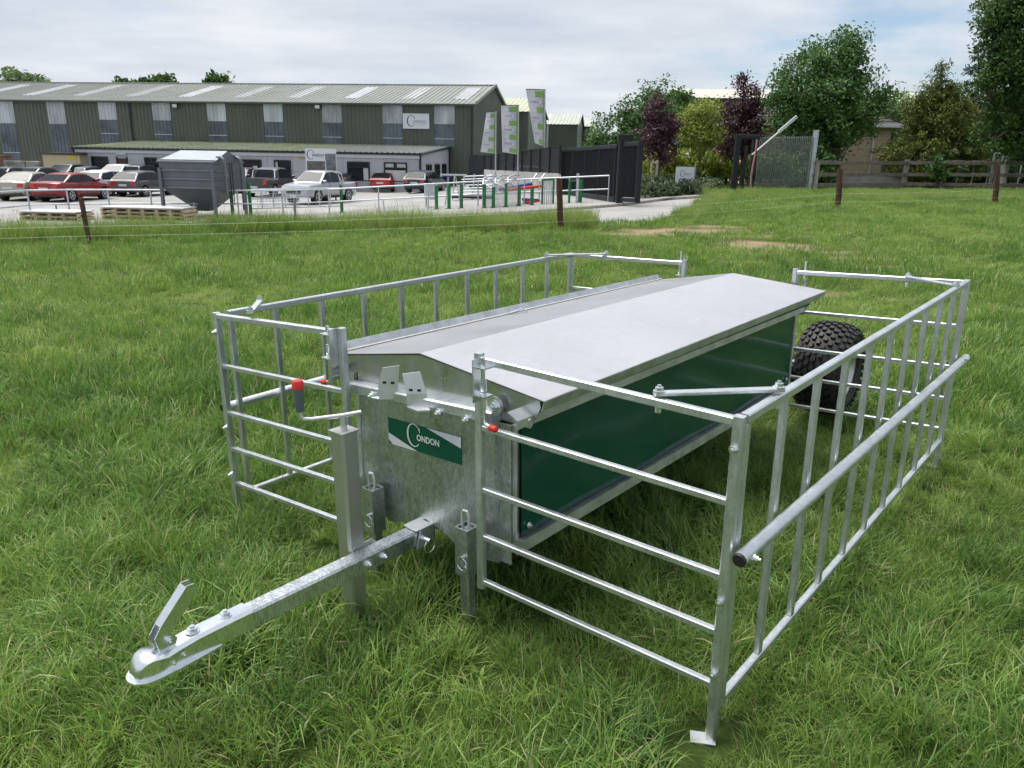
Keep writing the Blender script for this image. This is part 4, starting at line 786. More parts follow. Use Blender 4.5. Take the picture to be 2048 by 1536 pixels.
def car(kind, col, pos, yaw, label, name, group, roofbar=False, rear=None):
    sp_ = SPEC[kind]; L_, W_ = sp_['L'], sp_['W']; hw = W_/2; gh = sp_['gh']
    m_ = Matrix.Translation(Vector(pos)) @ Matrix.Rotation(yaw, 4, 'Z')
    o = thing(name, label, {'pickup': 'pickup'}.get(kind, 'car'), mat=m_, local=True, group=group); pm_ = PA[col]
    body = car_mesh(kind, sp_).build('body', pm_, o)
    belt = (gh[0][1]+gh[-1][1])/2-.02; roof = max(z for x, z in gh); wbt, wtp = hw*.93, hw*.73
    wz = lambda z: lerp(wbt, wtp, max(0, min(1, (z-belt)/(roof-belt))))
    gx = [p[0] for p in gh]; gz = [p[1] for p in gh]; n = 30; V = []
    for i in range(n+1):
        x = lerp(gx[0]-.06, gx[-1]+.06, i/n); z = max(belt-.03, interp(x, gx, gz)) if 0 < i < n else belt-.04; w0, w1 = wbt, wz(z)
        V += [(x, w0, belt-.06), (x, lerp(w0, w1, .92), lerp(belt-.06, z, .92)), (x, w1*.93, z), (x, 0, z+.012), (x, -w1*.93, z), (x, -lerp(w0, w1, .92), lerp(belt-.06, z, .92)), (x, -w0, belt-.06)]
    g_ = MB(); g_.add(V, [(i*7+j, i*7+j+1, (i+1)*7+j+1, (i+1)*7+j) for i in range(n) for j in range(6)], True); cab = g_.build('cabin', pm_, o)
    # glass
    for s in (1, -1):
        inset = lambda x: interp(x, gx, gz)-.075
        mid = lerp(gx[0], gx[-1], .50); xs_ = [gx[0]+.16, gx[1]+.10, mid-.04]; xe = [mid+.03, gx[3]+.02, gx[-1]-.22]
        for seg in ([(xs_[0]+.12, belt+.04)]+[(x, inset(x)) for x in np.linspace(xs_[0]+.12, xs_[2], 6)]+[(xs_[2], belt+.04)], [(xe[0], belt+.04)]+[(x, inset(x)) for x in np.linspace(xe[0], xe[2], 6)]+[(xe[2]+.06, belt+.04)]):
            seg = [(x, max(z, belt+.045) if 0 < q_ < len(seg)-1 else z) for q_, (x, z) in enumerate(seg)]
            MB().prism([(x, s*(wz(z)+.012), z) for x, z in seg], (0, -s*.012, 0)).build('side_window', MT['glass'], o)
    for (xa, za), (xb, zb_) , nm in ((gh[-1], gh[-2], 'windscreen'), (gh[0], gh[1], 'rear_window')):
        d = Vector((xb-xa, 0, zb_-za)); nn = Vector((zb_-za, 0, xa-xb)) if nm == 'windscreen' else Vector((-(zb_-za), 0, xb-xa)); nn.normalize(); nn = nn if nn.z > 0 else -nn
        p0, p1 = Vector((xa, 0, za))+d*.10+nn*.02, Vector((xa, 0, za))+d*.90+nn*.02
        MB().prism([p0+Vector((0, wz(p0.z)*.90, 0)), p0-Vector((0, wz(p0.z)*.90, 0)), p1-Vector((0, wz(p1.z)*.86, 0)), p1+Vector((0, wz(p1.z)*.86, 0))], -nn*.02).build(nm, MT['glass'], o)
    # wheels
    for cx_ in sp_['wb']:
        for s in (1, -1):
            r = sp_['wr']; c = Vector((cx_, s*(hw-.115), r)); tw_ = .105
            wl = MB().lathe([(r*.62, -tw_), (r*.94, -tw_), (r, -tw_*.7), (r, tw_*.7), (r*.94, tw_), (r*.62, tw_)], c, (0, 1, 0), 22).build('wheel', MT['rubber'], o)
            rm = MB(); rm.lathe([(r*.66, s*tw_*1.02), (r*.60, s*tw_*.8), (0, s*tw_*.62)], c, (0, 1, 0), 20)
            rm.build('rim', MT['trim_black'], wl)
            sk = MB()
            for q_ in range(5):
                a = q_*2*math.pi/5; sk.beam(c+Vector((0, s*tw_*.92, 0)), c+Vector((math.cos(a)*r*.62, s*tw_*.97, math.sin(a)*r*.62)), .05, .03, up=(0, 1, 0), ch=0)
            sk.lathe([(r*.70, s*tw_*1.0), (r*.68, s*tw_*1.06), (r*.61, s*tw_*1.03), (r*.60, s*tw_*.8)], c, (0, 1, 0), 20); sk.build('spokes', MT['rim'], wl)
            MB().lathe([(r*1.12, s*.0), (r*1.12, -s*.16), (0, -s*.16)], c, (0, 1, 0), 18).build('wheel_well', MT['trim_black'], o)
    # lamps, plates, trims
    xr, xf = -L_/2, L_/2; zl_ = belt-.16
    for s in (1, -1):
        y = s*hw*.70; pts = [(xr+.015, s*hw*.50, zl_-.10), (xr+.015, s*hw*.80, zl_-.10), (xr+.015, s*hw*.82, zl_+.10), (xr+.015, s*hw*.54, zl_+.10)]
        if kind == 'pickup': pts = [(xr-.012, s*hw*.72, .78), (xr-.012, s*hw*.90, .78), (xr-.012, s*hw*.90, 1.06), (xr-.012, s*hw*.72, 1.06)]
        MB().prism(pts, (.12 if kind != 'pickup' else .05, s*.05, 0)).build('tail_lamp', MT['lamp_red'], o)
        zf = interp(xf-.18, [p[0] for p in sp_['top']], [p[1] for p in sp_['top']])-.12
        MB().prism([(xf-.02, s*hw*.48, zf-.10), (xf-.09, s*hw*.80, zf-.08), (xf-.13, s*hw*.82, zf+.06), (xf-.06, s*hw*.50, zf+.03)], (.035, 0, .01)).build('headlamp', MT['lamp_clear'], o)
        MB().beam((gx[-1]-.28, s*(wbt+.02), belt+.10), (gx[-1]-.28, s*(wbt+.19), belt+.12), .13, .13, up=(1, 0, 0), ch=.03).build('mirror', pm_, o)
        for hx in (-.45, .50): MB().beam((hx, s*(hw*.985), belt-.16), (hx+.18, s*(hw*.985), belt-.155), .03, .03).build('door_handle', pm_, o)
    for s in (1, -1):
        for hx in (-.62, .38, 1.28 if kind != 'pickup' else 1.30):
            if not any(abs(hx-c_) < sp_['wr']*1.2 for c_ in sp_['wb']): MB().beam((hx, s*hw*.993, .42), (hx, s*hw*.975, belt-.05), .012, .02, up=(1, 0, 0), ch=0).build('door_seam', MT['trim_black'], o)
        MB().beam((-.75 if kind != 'pickup' else -.9, s*hw*.99, .335), (.85, s*hw*.99, .335), .03, .06, ch=0).build('sill', MT['trim_black'], o)
    pz = .62 if kind != 'pickup' else .56
    MB().box((xr-.004, 0, pz+.06), (.02, .52, .11)).build('rear_plate', MT['plate'], o)
    MB().box((xf+.002, 0, .47), (.02, .52, .11)).build('front_plate', MT['plate'], o)
    MB().box((xr+.10, 0, .36), (.20, hw*1.6, .18), ch=.04).build('rear_bumper', MT['trim_black'] if kind != 'pickup' else MT['chrome'], o)
    gl = MB(); gl.box((xf-.02, 0, .70 if kind == 'pickup' else .58), (.05, hw*.95, .26 if kind == 'pickup' else .14)); gl.build('grille', MT['trim_black'], o)
    if kind == 'pickup':
        MB().box((-1.80, 0, 1.128), (1.45, hw*1.55, .03)).build('bed_tray', MT['trim_black'], o)
        rb = MB(); rb.tube([(-1.25, hw*.82, 1.12), (-1.12, hw*.78, 1.55), (-1.10, hw*.66, 1.66), (-1.10, -hw*.66, 1.66), (-1.12, -hw*.78, 1.55), (-1.25, -hw*.82, 1.12)], .04, 8); rb.build('roll_bar', MT['chrome'], o)
        for s in (1, -1): MB().beam((-.9, s*hw*.98, .40), (.95, s*hw*.98, .40), .10, .06).build('side_step', MT['trim_black'], o)
    return o
H = lambda a: math.atan2(math.cos(R_(a)), math.sin(R_(a)))       # heading a degrees right of straight ahead
def park(kind, col, u, v, a, label, name='parked_car'):          # a: degrees its nose points right of the line of sight
    p = on_yard(u, v); p = Vector((p.x, p.y, yz(p))); az = math.degrees(math.atan2(p.x, p.y))
    return car(kind, col, p, H(a+az), label, name, 'vehicles parked in the yard')
park('sedan', 'beige', 66, 398, 27, 'beige saloon left of the dark red saloon')
park('sedan', 'red', 150, 400, 36, 'dark red saloon behind the railing, nearest row')
park('hatch', 'white', 220, 390, 33, 'white hatchback just behind the dark red saloon')
park('hatch', 'grey', 292, 391, 34, 'grey hatchback beside the feed hopper')
park('suv', 'black', -16, 394, 30, 'black car cut off by the left edge of the picture')
park('sedan', 'black', 24, 378, 32, 'black saloon behind the beige saloon')
park('sedan', 'darkgrey', 88, 377, 38, 'dark grey saloon between the black saloon and the dark car facing out')
park('suv', 'darkgrey', 136, 375, 215, 'dark grey car facing out behind the dark red saloon')
park('hatch', 'navy', 182, 374, 30, 'navy hatchback in the back row, right of the dark car facing out')
park('suv', 'white', 238, 375, 210, 'white car in the back row below the brown door')
park('suv', 'black', 292, 374, 30, 'black car in the back row behind the grey hatchback')
park('suv', 'black', 484, 384, 205, 'black car half hidden behind the feed hopper')
park('pickup', 'darkgrey', 548, 391, 27, 'dark grey pickup with chrome roll bar seen from behind', 'pickup_truck')
park('pickup', 'silver', 642, 405, 213, 'silver white pickup facing the camera below the billboard', 'pickup_truck')
park('sedan', 'darkgrey', 708, 381.5, 34, 'dark grey saloon between the silver pickup and the red hatchback')
park('hatch', 'bright_red', 782, 383, 22, 'bright red hatchback in front of the office window')
park('hatch', 'navy', 851, 384, 22, 'dark blue hatchback at the corner of the office')
# ------------------------------------------------------------------ yard equipment
MT['dull_galv'] = pbr('dull_galvanised', (0.52, 0.55, 0.58), 0.5, 0.75, 0.1, 6)
MT['green_post'] = pbr('green_paint', (0.010, 0.155, 0.045), 0.4, 0, 0.08, 4)
MT['hopper_grey'] = pbr('hopper_grey', (0.125, 0.142, 0.155), 0.42, 0.1, 0.08, 1.5)
MT['hopper_roof'] = pbr('hopper_roof', (0.30, 0.33, 0.37), 0.4, 0.3, 0.06, 1.5)
MT['pallet_wood'] = pbr('pallet_wood', (0.56, 0.44, 0.29), 0.85, 0, 0.2, 5)
MT['dark_steel'] = pbr('anthracite_steel', (0.014, 0.016, 0.020), 0.5, 0, 0.08, 3, spec=0.3)
MT['brown_post'] = pbr('creosoted_wood', (0.075, 0.038, 0.022), 0.85, 0, 0.35, 9, 0.3, 30, sc=(3, 3, .4))
MT['old_wood'] = pbr('weathered_wood', (0.17, 0.148, 0.125), 0.9, 0, 0.35, 5, 0.3, 22, sc=(.4, 3, 3))
MT['grey_wood'] = pbr('grey_post_wood', (0.30, 0.275, 0.24), 0.9, 0, 0.25, 6, 0.3, 25, sc=(3, 3, .4))
# feed hopper on legs with a gabled roof and two fill pipes
hp = at(433, 400, 32.4); th = R_(-8); hx = Vector((math.cos(th), math.sin(th), 0)); hy = Vector((-math.sin(th), math.cos(th), 0))
hw_, hd_ = 2.42, 2.5; zg = YARD+.11; z1, z2, z3 = zg+1.22, zg+2.26, zg+2.72; FRc = Vector((hp.x, hp.y, 0))
q = lambda a, c, z: FRc-hx*hw_*(1-a)+hy*hd_*c+Vector((0, 0, z))
ho = thing('feed_hopper', 'large grey steel feed hopper on legs behind the railing', 'hopper', q(.5, .5, zg))
for k in range(3):
    za, zb2 = lerp(z1, z2, k/3)+.02, lerp(z1, z2, (k+1)/3)-.02
    b_ = MB(); ins = .0
    for (a0, c0), (a1, c1) in (((0, 0), (1, 0)), ((1, 0), (1, 1)), ((1, 1), (0, 1)), ((0, 1), (0, 0))): b_.quad(q(a0, c0, za), q(a1, c1, za), q(a1, c1, zb2), q(a0, c0, zb2))
    b_.build('wall_panel', MT['hopper_grey'], ho)
for k in range(4):
    z = lerp(z1, z2, k/3); b_ = MB()
    for (a0, c0), (a1, c1) in (((-.015, -.015), (1.015, -.015)), ((1.015, -.015), (1.015, 1.015))): b_.beam(q(a0, c0, z), q(a1, c1, z), .07, .06)
    b_.build('rib', MT['hopper_grey'], ho)
cn = MB(); o0, o1 = .40, .60; zc0 = zg+.22
for (a0, c0), (a1, c1) in (((0, 0), (1, 0)), ((1, 0), (1, 1)), ((1, 1), (0, 1)), ((0, 1), (0, 0))):
    f_ = lambda v: lerp(o0, o1, v); cn.quad(q(f_(a0), f_(c0), zc0), q(f_(a1), f_(c1), zc0), q(a1, c1, z1), q(a0, c0, z1))
cn.build('cone', MT['hopper_grey'], ho)
for a, c in ((.02, -.02), (.98, -.02), (1.01, .98), (0, 1)): MB().beam(q(a, c, zg), q(a, c, z2-.25), .13, .13, up=hx).build('leg', MT['hopper_grey'], ho)
for a0, a1, mm in ((0, .5, 'hopper_roof'), (.5, 1, 'hopper_roof')): pass
rf = MB(); e_ = .03
rf.add([q(-e_, -e_, z2), q(1+e_, -e_, z2), q(1.0, .5, z3), q(.12, .5, z3), q(1+e_, 1+e_, z2), q(-e_, 1+e_, z2)], [(0, 1, 2, 3), (4, 5, 3, 2), (0, 3, 5)]); rf.build('roof', MT['hopper_roof'], ho)
MB().add([q(1.0, 0, z2), q(1.0, 1, z2), q(1.0, .5, z3)], [(0, 1, 2)]).build('roof_gable', MT['hopper_grey'], ho)
MB().beam(q(-.03, .02, z2+.08), q(1.03, .02, z2+.08), .05, .05).build('roof_seam', MT['hopper_roof'], ho)
for c in (.16, .72):
    MB().tube([q(.96, c+.05, z2+.18), q(1.05, c+.02, z2+.20), q(1.10, c, z2+.12), q(1.12, c, z2-.10), q(1.12, c, zg+1.0 if c < .5 else zg+.25)], .075, 10).build('fill_pipe', MT['hopper_grey'], ho)
for dx in (-.09, .09): MB().cyl(q(1.06, .46, zg+.5)+hy*dx, q(1.06, .46, z2)+hy*dx, .018, 6).build('ladder_rail', MT['frame'], ho)
for k in range(6): MB().cyl(q(1.06, .46, zg+.7+.28*k)-hy*.09, q(1.06, .46, zg+.7+.28*k)+hy*.09, .014, 6).build('ladder_rung', MT['frame'], ho)
MB().prism([q(1.004, .30, z1+.42), q(1.004, .44, z1+.42), q(1.004, .44, z1+.58), q(1.004, .30, z1+.58)], hx*.004).build('sticker', pbr('white_green_label', (.5, .62, .55), .5, 0, 0), ho)
# galvanised two-rail railing along the yard's edge
RP = [(-60, 451), (0, 446), (63, 438), (141, 435), (222, 434), (306, 433.5), (390, 433.5), (478, 433), (567, 432), (659, 428), (758, 423), (857, 418), (956, 412.5), (1048, 409), (1137, 406), (1216, 403.5)]
rl = thing('yard_railing', 'long two-rail galvanised railing along the front of the yard', 'railing', on_yard(567, 432)); pr_ = None
for u, v in RP:
    p = on_yard(u, v); p.z = yz(p); tp = p+Vector((0, 0, 1.10)); md = p+Vector((0, 0, .54))
    MB().cyl(p, tp, .032, 10).build('post', MT['dull_galv'], rl)
    if pr_: MB().cyl(pr_[0], tp, .034, 10).build('rail', MT['dull_galv'], rl); MB().cyl(pr_[1], md, .030, 10).build('rail', MT['dull_galv'], rl)
    pr_ = (tp, md)
# green posts, each standing alone or holding a barrier
GPX = [(466, 432, 1.45, 'under the feed hopper pipes'), (502, 431, 1.38, 'right of the feed hopper'), (684, 425, 1.22, 'in front of the silver pickup door'), (873, 418.5, 1.02, 'leftmost of the row before the gate stack'), (898, 417.5, 1.02, 'second of the row before the gate stack'), (922.6, 416.5, 1.02, 'third of the row before the gate stack'),
       (968, 416, 1.0, 'at the left end of the curved barriers'), (986.5, 415.5, .86, 'between the first two curved barriers'), (1012, 414, .98, 'behind the middle curved barrier'), (1037.7, 412, .80, 'at the red trough'), (1063.6, 410, .78, 'left of the green framed gate')]
gpos = {}
for u, v, h_, w_ in GPX:
    p = on_yard(u, v); p.z = yz(p); gpos[u] = (p, h_)
    o = thing('green_post', 'square green steel post '+w_, 'post', p, 'green posts in the yard')
    MB().beam(p, p+Vector((0, 0, h_)), .14, .14, up=(1, .3, 0)).build('post', MT['green_post'], o); MB().box(p+Vector((0, 0, .01)), (.26, .26, .02)).build('base_plate', MT['green_post'], o)
    MB().box(p+Vector((0, 0, h_+.012)), (.15, .15, .02)).build('cap', MT['green_post'], o)
# feed barrier with square mesh between the two green posts before the pickups
a, c = gpos[502][0], gpos[684][0]; fb = thing('feed_barrier', 'galvanised feed barrier with mesh panel in front of the pickups', 'barrier', (a+c)/2)
for z in (.30, 1.12): MB().cyl(a+Vector((0, 0, z)), c+Vector((0, 0, z)), .03, 8).build('rail', MT['dull_galv'], fb)
MB().cyl(lerp(a, c, .0)+Vector((0, 0, .72)), lerp(a, c, .62)+Vector((0, 0, .72)), .025, 8).build('rail', MT['dull_galv'], fb)
for k in range(1, 8): p = lerp(a, c, k/8); MB().cyl(p+Vector((0, 0, .30)), p+Vector((0, 0, 1.12)), .024, 8).build('upright', MT['dull_galv'], fb)
for k in range(15): p = lerp(a, c, .08+.032*k); MB().cyl(p+Vector((0, 0, .34)), p+Vector((0, 0, .95)), .010, 6).build('mesh_wire', MT['dull_galv'], fb)
for k in range(6): MB().cyl(lerp(a, c, .08)+Vector((0, 0, .38+.11*k)), lerp(a, c, .53)+Vector((0, 0, .38+.11*k)), .010, 6).build('mesh_wire', MT['dull_galv'], fb)
# curved feed barriers: close upright bars under a bent top rail
for i, (ua, va, ub, vb, lab) in enumerate(((966, 416, 986, 415.5, 'leftmost of the three curved galvanised barriers'), (990, 415, 1012, 414, 'middle of the three curved galvanised barriers'), (1015, 414, 1037, 412, 'rightmost of the three curved galvanised barriers'))):
    a = on_yard(ua, va); c = on_yard(ub, vb); a.z = yz(a); c.z = yz(c); cb_ = thing('curved_barrier', lab, 'barrier', (a+c)/2, 'curved feed barriers')
    n = 9; ha, hb2 = 1.02, .78
    for k in range(n+1): p = lerp(a, c, k/n); MB().cyl(p+Vector((0, 0, .06)), p+Vector((0, 0, lerp(ha, hb2, k/n))), .014, 6).build('bar', MT['dull_galv'], cb_)
    bk_ = a+Vector((.55, 3.0, 1.30))
    MB().tube([c+Vector((0, 0, hb2)), lerp(a, c, .4)+Vector((0, 0, .95)), a+Vector((0, 0, ha)), a+Vector((.0, .45, 1.22)), a+Vector((.25, 1.2, 1.33)), bk_], .035, 8).build('top_rail', MT['dull_galv'], cb_)
    MB().tube([lerp(a, c, .3)+Vector((0, 0, .86)), a+Vector((.06, .2, 1.0)), a+Vector((.2, .8, 1.18)), bk_+Vector((.1, 0, -.14))], .03, 8).build('top_rail', MT['dull_galv'], cb_)
    MB().cyl(a+Vector((0, 0, .06)), c+Vector((0, 0, .06)), .025, 8).build('bottom_rail', MT['dull_galv'], cb_)
# red and blue plastic trough sides on frames
for nm, lab, pts, mm in (('trough_board', 'upper red plastic trough board behind the curved barriers', (1010, 380, 1080, 372.5), 'red_plastic'), ('trough_board', 'upper blue plastic trough board above the red one', (1000, 379, 1062, 368), None), ('trough_board', 'lower red plastic trough board near the ground', (1050, 404, 1081, 405), 'red_plastic'), ('trough_board', 'lower blue plastic trough board behind the lower red one', (1048, 399, 1076, 400.5), None)):
    a = at(pts[0], pts[1], 35.5); c = at(pts[2], pts[3], 37.0); mb = MB(); up_ = Vector((0, 0, .12))
    mb.beam(a, c, .22, .13, ch=.04); tag(mb.build(nm, MT['red_plastic'] if mm else bpy.data.materials.get('blue_plastic') or pbr('blue_plastic', (.012, .045, .30), .4, 0, 0)), lab, 'trough', 'plastic trough boards')
for i, u in enumerate((1062, 1078)):
    p = on_yard(u, 404); p.z = yz(p); o = thing('trough_stand', 'thin galvanised trough stand, '+('left' if i == 0 else 'right')+' one under the red board', 'stand', p, 'trough stands')
    MB().cyl(p, p+Vector((0, 0, .95)), .03, 8).build('leg', MT['dull_galv'], o); MB().beam(p+Vector((0, 0, .95)), p+Vector((.25, .3, 1.28)), .05, .05).build('arm', MT['dull_galv'], o)
# green framed gate and cattle-head unit right of the barriers
a = on_yard(1084, 408.5); c = on_yard(1106, 407); a.z = yz(a); c.z = yz(c); gg_ = thing('framed_gate', 'green framed gate with galvanised bars behind the brown fence post', 'gate', a)
for p in (a, c): MB().beam(p, p+Vector((0, 0, 1.05)), .09, .09, up=(1, 0, 0)).build('upright', MT['green_post'], gg_)
MB().beam(a+Vector((0, 0, 1.05)), c+Vector((0, 0, 1.05)), .09, .09).build('head_rail', MT['green_post'], gg_)
for k in range(1, 5): p = lerp(a, c, k/5); MB().beam(p, p+Vector((0, 0, 1.0)), .05, .05, up=(1, 0, 0)).build('bar', MT['dull_galv'], gg_)
a = on_yard(1138, 406); c = on_yard(1160, 405); a.z = yz(a); c.z = yz(c); gg_ = thing('handling_crush', 'green goalpost crush with a galvanised upright near the railing end', 'crush', a)
for p, w_ in ((a, .10), (c, .16)): MB().beam(p, p+Vector((0, 0, .98)), w_, w_, up=(1, 0, 0)).build('upright', MT['green_post'], gg_)
MB().beam(a+Vector((0, 0, .95)), c+Vector((0, 0, .95)), .08, .08).build('head_rail', MT['green_post'], gg_)
p = lerp(a, c, .72); MB().beam(p, p+Vector((0, 0, 1.25)), .12, .12, up=(1, 0, 0)).build('galvanised_upright', MT['dull_galv'], gg_)
# stack of galvanised gates on a trolley
a = on_yard(905, 400); c = on_yard(985, 398); a.z = yz(a); c.z = yz(c); st = thing('gate_stack', 'stack of galvanised field gates leaning together behind the green posts', 'gates', (a+c)/2)
for k in range(7): MB().cyl(a+Vector((.1*k, .05*k, .28+.16*k)), c+Vector((0, .05*k, .28+.155*k)), .035, 8).build('rail', MT['dull_galv'], st)
for k in range(5): p = lerp(a, c, k/4); MB().cyl(p+Vector((0, 0, 0)), p+Vector((.1, .3, 1.32)), .035, 8).build('upright', MT['dull_galv'], st)
MB().box((a+c)/2+Vector((0, 0, .14)), (2.2, .5, .16), ch=.05).build('trolley', MT['frame'], st)
a = on_yard(903, 411); a.z = yz(a); o = thing('crate_frame', 'galvanised stand with blue tray left of the gate stack', 'stand', a)
for dx in (-.3, .45): MB().cyl(a+Vector((dx, 0, 0)), a+Vector((dx*.4, .1, 1.42)), .03, 8).build('leg', MT['dull_galv'], o)
MB().box(a+Vector((.1, .1, 1.42)), (1.25, .4, .07)).build('tray', MT['dull_galv'], o); MB().box(a+Vector((-.25, .08, 1.36)), (.4, .35, .05)).build('blue_tray', bpy.data.materials['blue_plastic'], o)
p = on_yard(862, 414); p.z = yz(p); o = thing('water_tank', 'pale galvanised box tank on a stand in front of the blue hatchback', 'tank', p)
MB().box(p+Vector((0, 0, .72)), (.58, .5, .72), .2, .03).build('tank', MT['dull_galv'], o)
for dx, dy in ((-.22, -.18), (.22, -.18), (.22, .18), (-.22, .18)): MB().cyl(p+Vector((dx, dy, 0)), p+Vector((dx, dy, .4)), .025, 6).build('leg', MT['dull_galv'], o)
# green and yellow machines by the low wall
p = on_yard(1011, 377); p.z = yz(p); o = thing('green_machine', 'green pointed machine guard standing before the pale wall', 'machine', p)
MB().lathe([(.42, 0), (.42, .55), (.40, 1.0), (.26, 1.5), (.12, 1.72), (0, 1.78)], p, (0, 0, 1), 14).build('guard', MT['green_post'], o); MB().box(p+Vector((-.1, 0, .5)), (1.1, .5, .5), .1, .05).build('base', MT['green_post'], o)
p = on_yard(978, 376); p.z = yz(p); o = thing('yellow_pump', 'small yellow pump with black hose by the gate stack', 'pump', p); yel = pbr('yellow_paint', (.60, .42, .02), .4, 0, 0)
MB().box(p+Vector((0, 0, .72)), (.7, .5, .4), .1, .08).build('body', yel, o); MB().tube([p+Vector((-.1, 0, .9)), p+Vector((0, 0, 1.2)), p+Vector((.25, 0, 1.32)), p+Vector((.6, 0, 1.3))], .05, 8).build('hose', MT['rubber'], o)
for dx in (-.25, .25): MB().cyl(p+Vector((dx, 0, 0)), p+Vector((dx, 0, .6)), .04, 6).build('leg', MT['frame'], o)
# pallets with sheets on top
def pallet_stack(u, v, n, wd, label, sheet_):
    p = on_yard(u, v); p.z = yz(p); o = thing('pallet_stack', label, 'pallets', p, 'pallet stacks'); rz_ = -.05; ex_ = Vector((math.cos(rz_), math.sin(rz_), 0)); ey_ = Vector((-ex_.y, ex_.x, 0))
    for k in range(n):
        z = p.z+.15*k
        for j in range(7): MB().beam(p-ex_*wd/2+ey_*(.16*j)+Vector((0, 0, z-p.z+.125)), p+ex_*wd/2+ey_*(.16*j)+Vector((0, 0, z-p.z+.125)), .10, .022, ch=0).build('board', MT['pallet_wood'], o)
        for j in range(int(wd/.55)+1): f_ = j/int(wd/.55); MB().beam(lerp(p-ex_*wd/2, p+ex_*wd/2, f_)+Vector((0, 0, z-p.z+.06))-ey_*.02, lerp(p-ex_*wd/2, p+ex_*wd/2, f_)+ey_*1.0+Vector((0, 0, z-p.z+.06)), .10, .09, ch=0).build('block', MT['pallet_wood'], o)
        MB().beam(p-ex_*wd/2+Vector((0, 0, z-p.z+.01)), p+ex_*wd/2+Vector((0, 0, z-p.z+.01)), .10, .02, ch=0).build('board', MT['pallet_wood'], o)
    if sheet_: MB().box(p+ey_*.5+Vector((0, 0, .15*n+.03)), (wd*1.0, 1.25, .04), rz_).build('metal_sheet', MT['galv_sheet'], o)
pallet_stack(288, 440, 3, 3.4, 'pallets carrying grey sheets beside the feed hopper', True); pallet_stack(100, 441, 2, 2.3, 'low pallets with pale sheet left of the larger pallet pile', True)
# billboard on two posts
bo = at(612.5, 347, 46.5); bt = at(671.5, 297.5, 46.5); BWd, BH = bt.x-bo.x, bt.z-bo.z
bb = thing('billboard', 'square billboard with CONDON lettering and two photographs above the pickups', 'sign', Vector((bo.x+BWd/2, 46.5, zg)))
B0 = Vector((bo.x, 46.5, bo.z)); X_, Z_ = Vector((1, 0, 0)), Vector((0, 0, 1)); Bq = lambda a, c, d=0.0: B0+X_*(BWd*a)+Z_*(BH*c)-Vector((0, d, 0))
MB().prism([Bq(0, 0), Bq(1, 0), Bq(1, 1), Bq(0, 1)], (0, .05, 0)).build('board', MT['white_board'], bb)
ph = pbr('dark_photo_print', (.10, .092, .085), .5, 0, .75, 9, sc=(1, 1, 2.5)); ph2 = pbr('slate_photo_print', (.16, .17, .19), .5, 0, .25, 3)
MB().prism([Bq(.04, .02, .004), Bq(.63, .02, .004), Bq(.63, .50, .004), Bq(.04, .50, .004)], (0, .003, 0)).build('picture', ph, bb)
MB().prism([Bq(.67, .14, .004), Bq(.985, .14, .004), Bq(.985, .80, .004), Bq(.64, .80, .004)], (0, .003, 0)).build('picture', ph2, bb)
MB().prism([Bq(.70, .03, .004), Bq(.985, .03, .004), Bq(.985, .10, .004), Bq(.70, .10, .004)], (0, .003, 0)).build('strip', pbr('violet_strip', (.10, .09, .30), .5, 0, 0), bb)
logo(Bq(.05, .56, .006), X_, Z_, BWd*.56, MT['dark_print'], MT['dark_print'], bb, MT['grey_print'], .02)
for f_ in (.16, .92): MB().cyl(Vector((bo.x+BWd*f_, 46.56, zg)), Vector((bo.x+BWd*f_, 46.56, bt.z-.1)), .05, 8).build('post', MT['dull_galv'], bb)
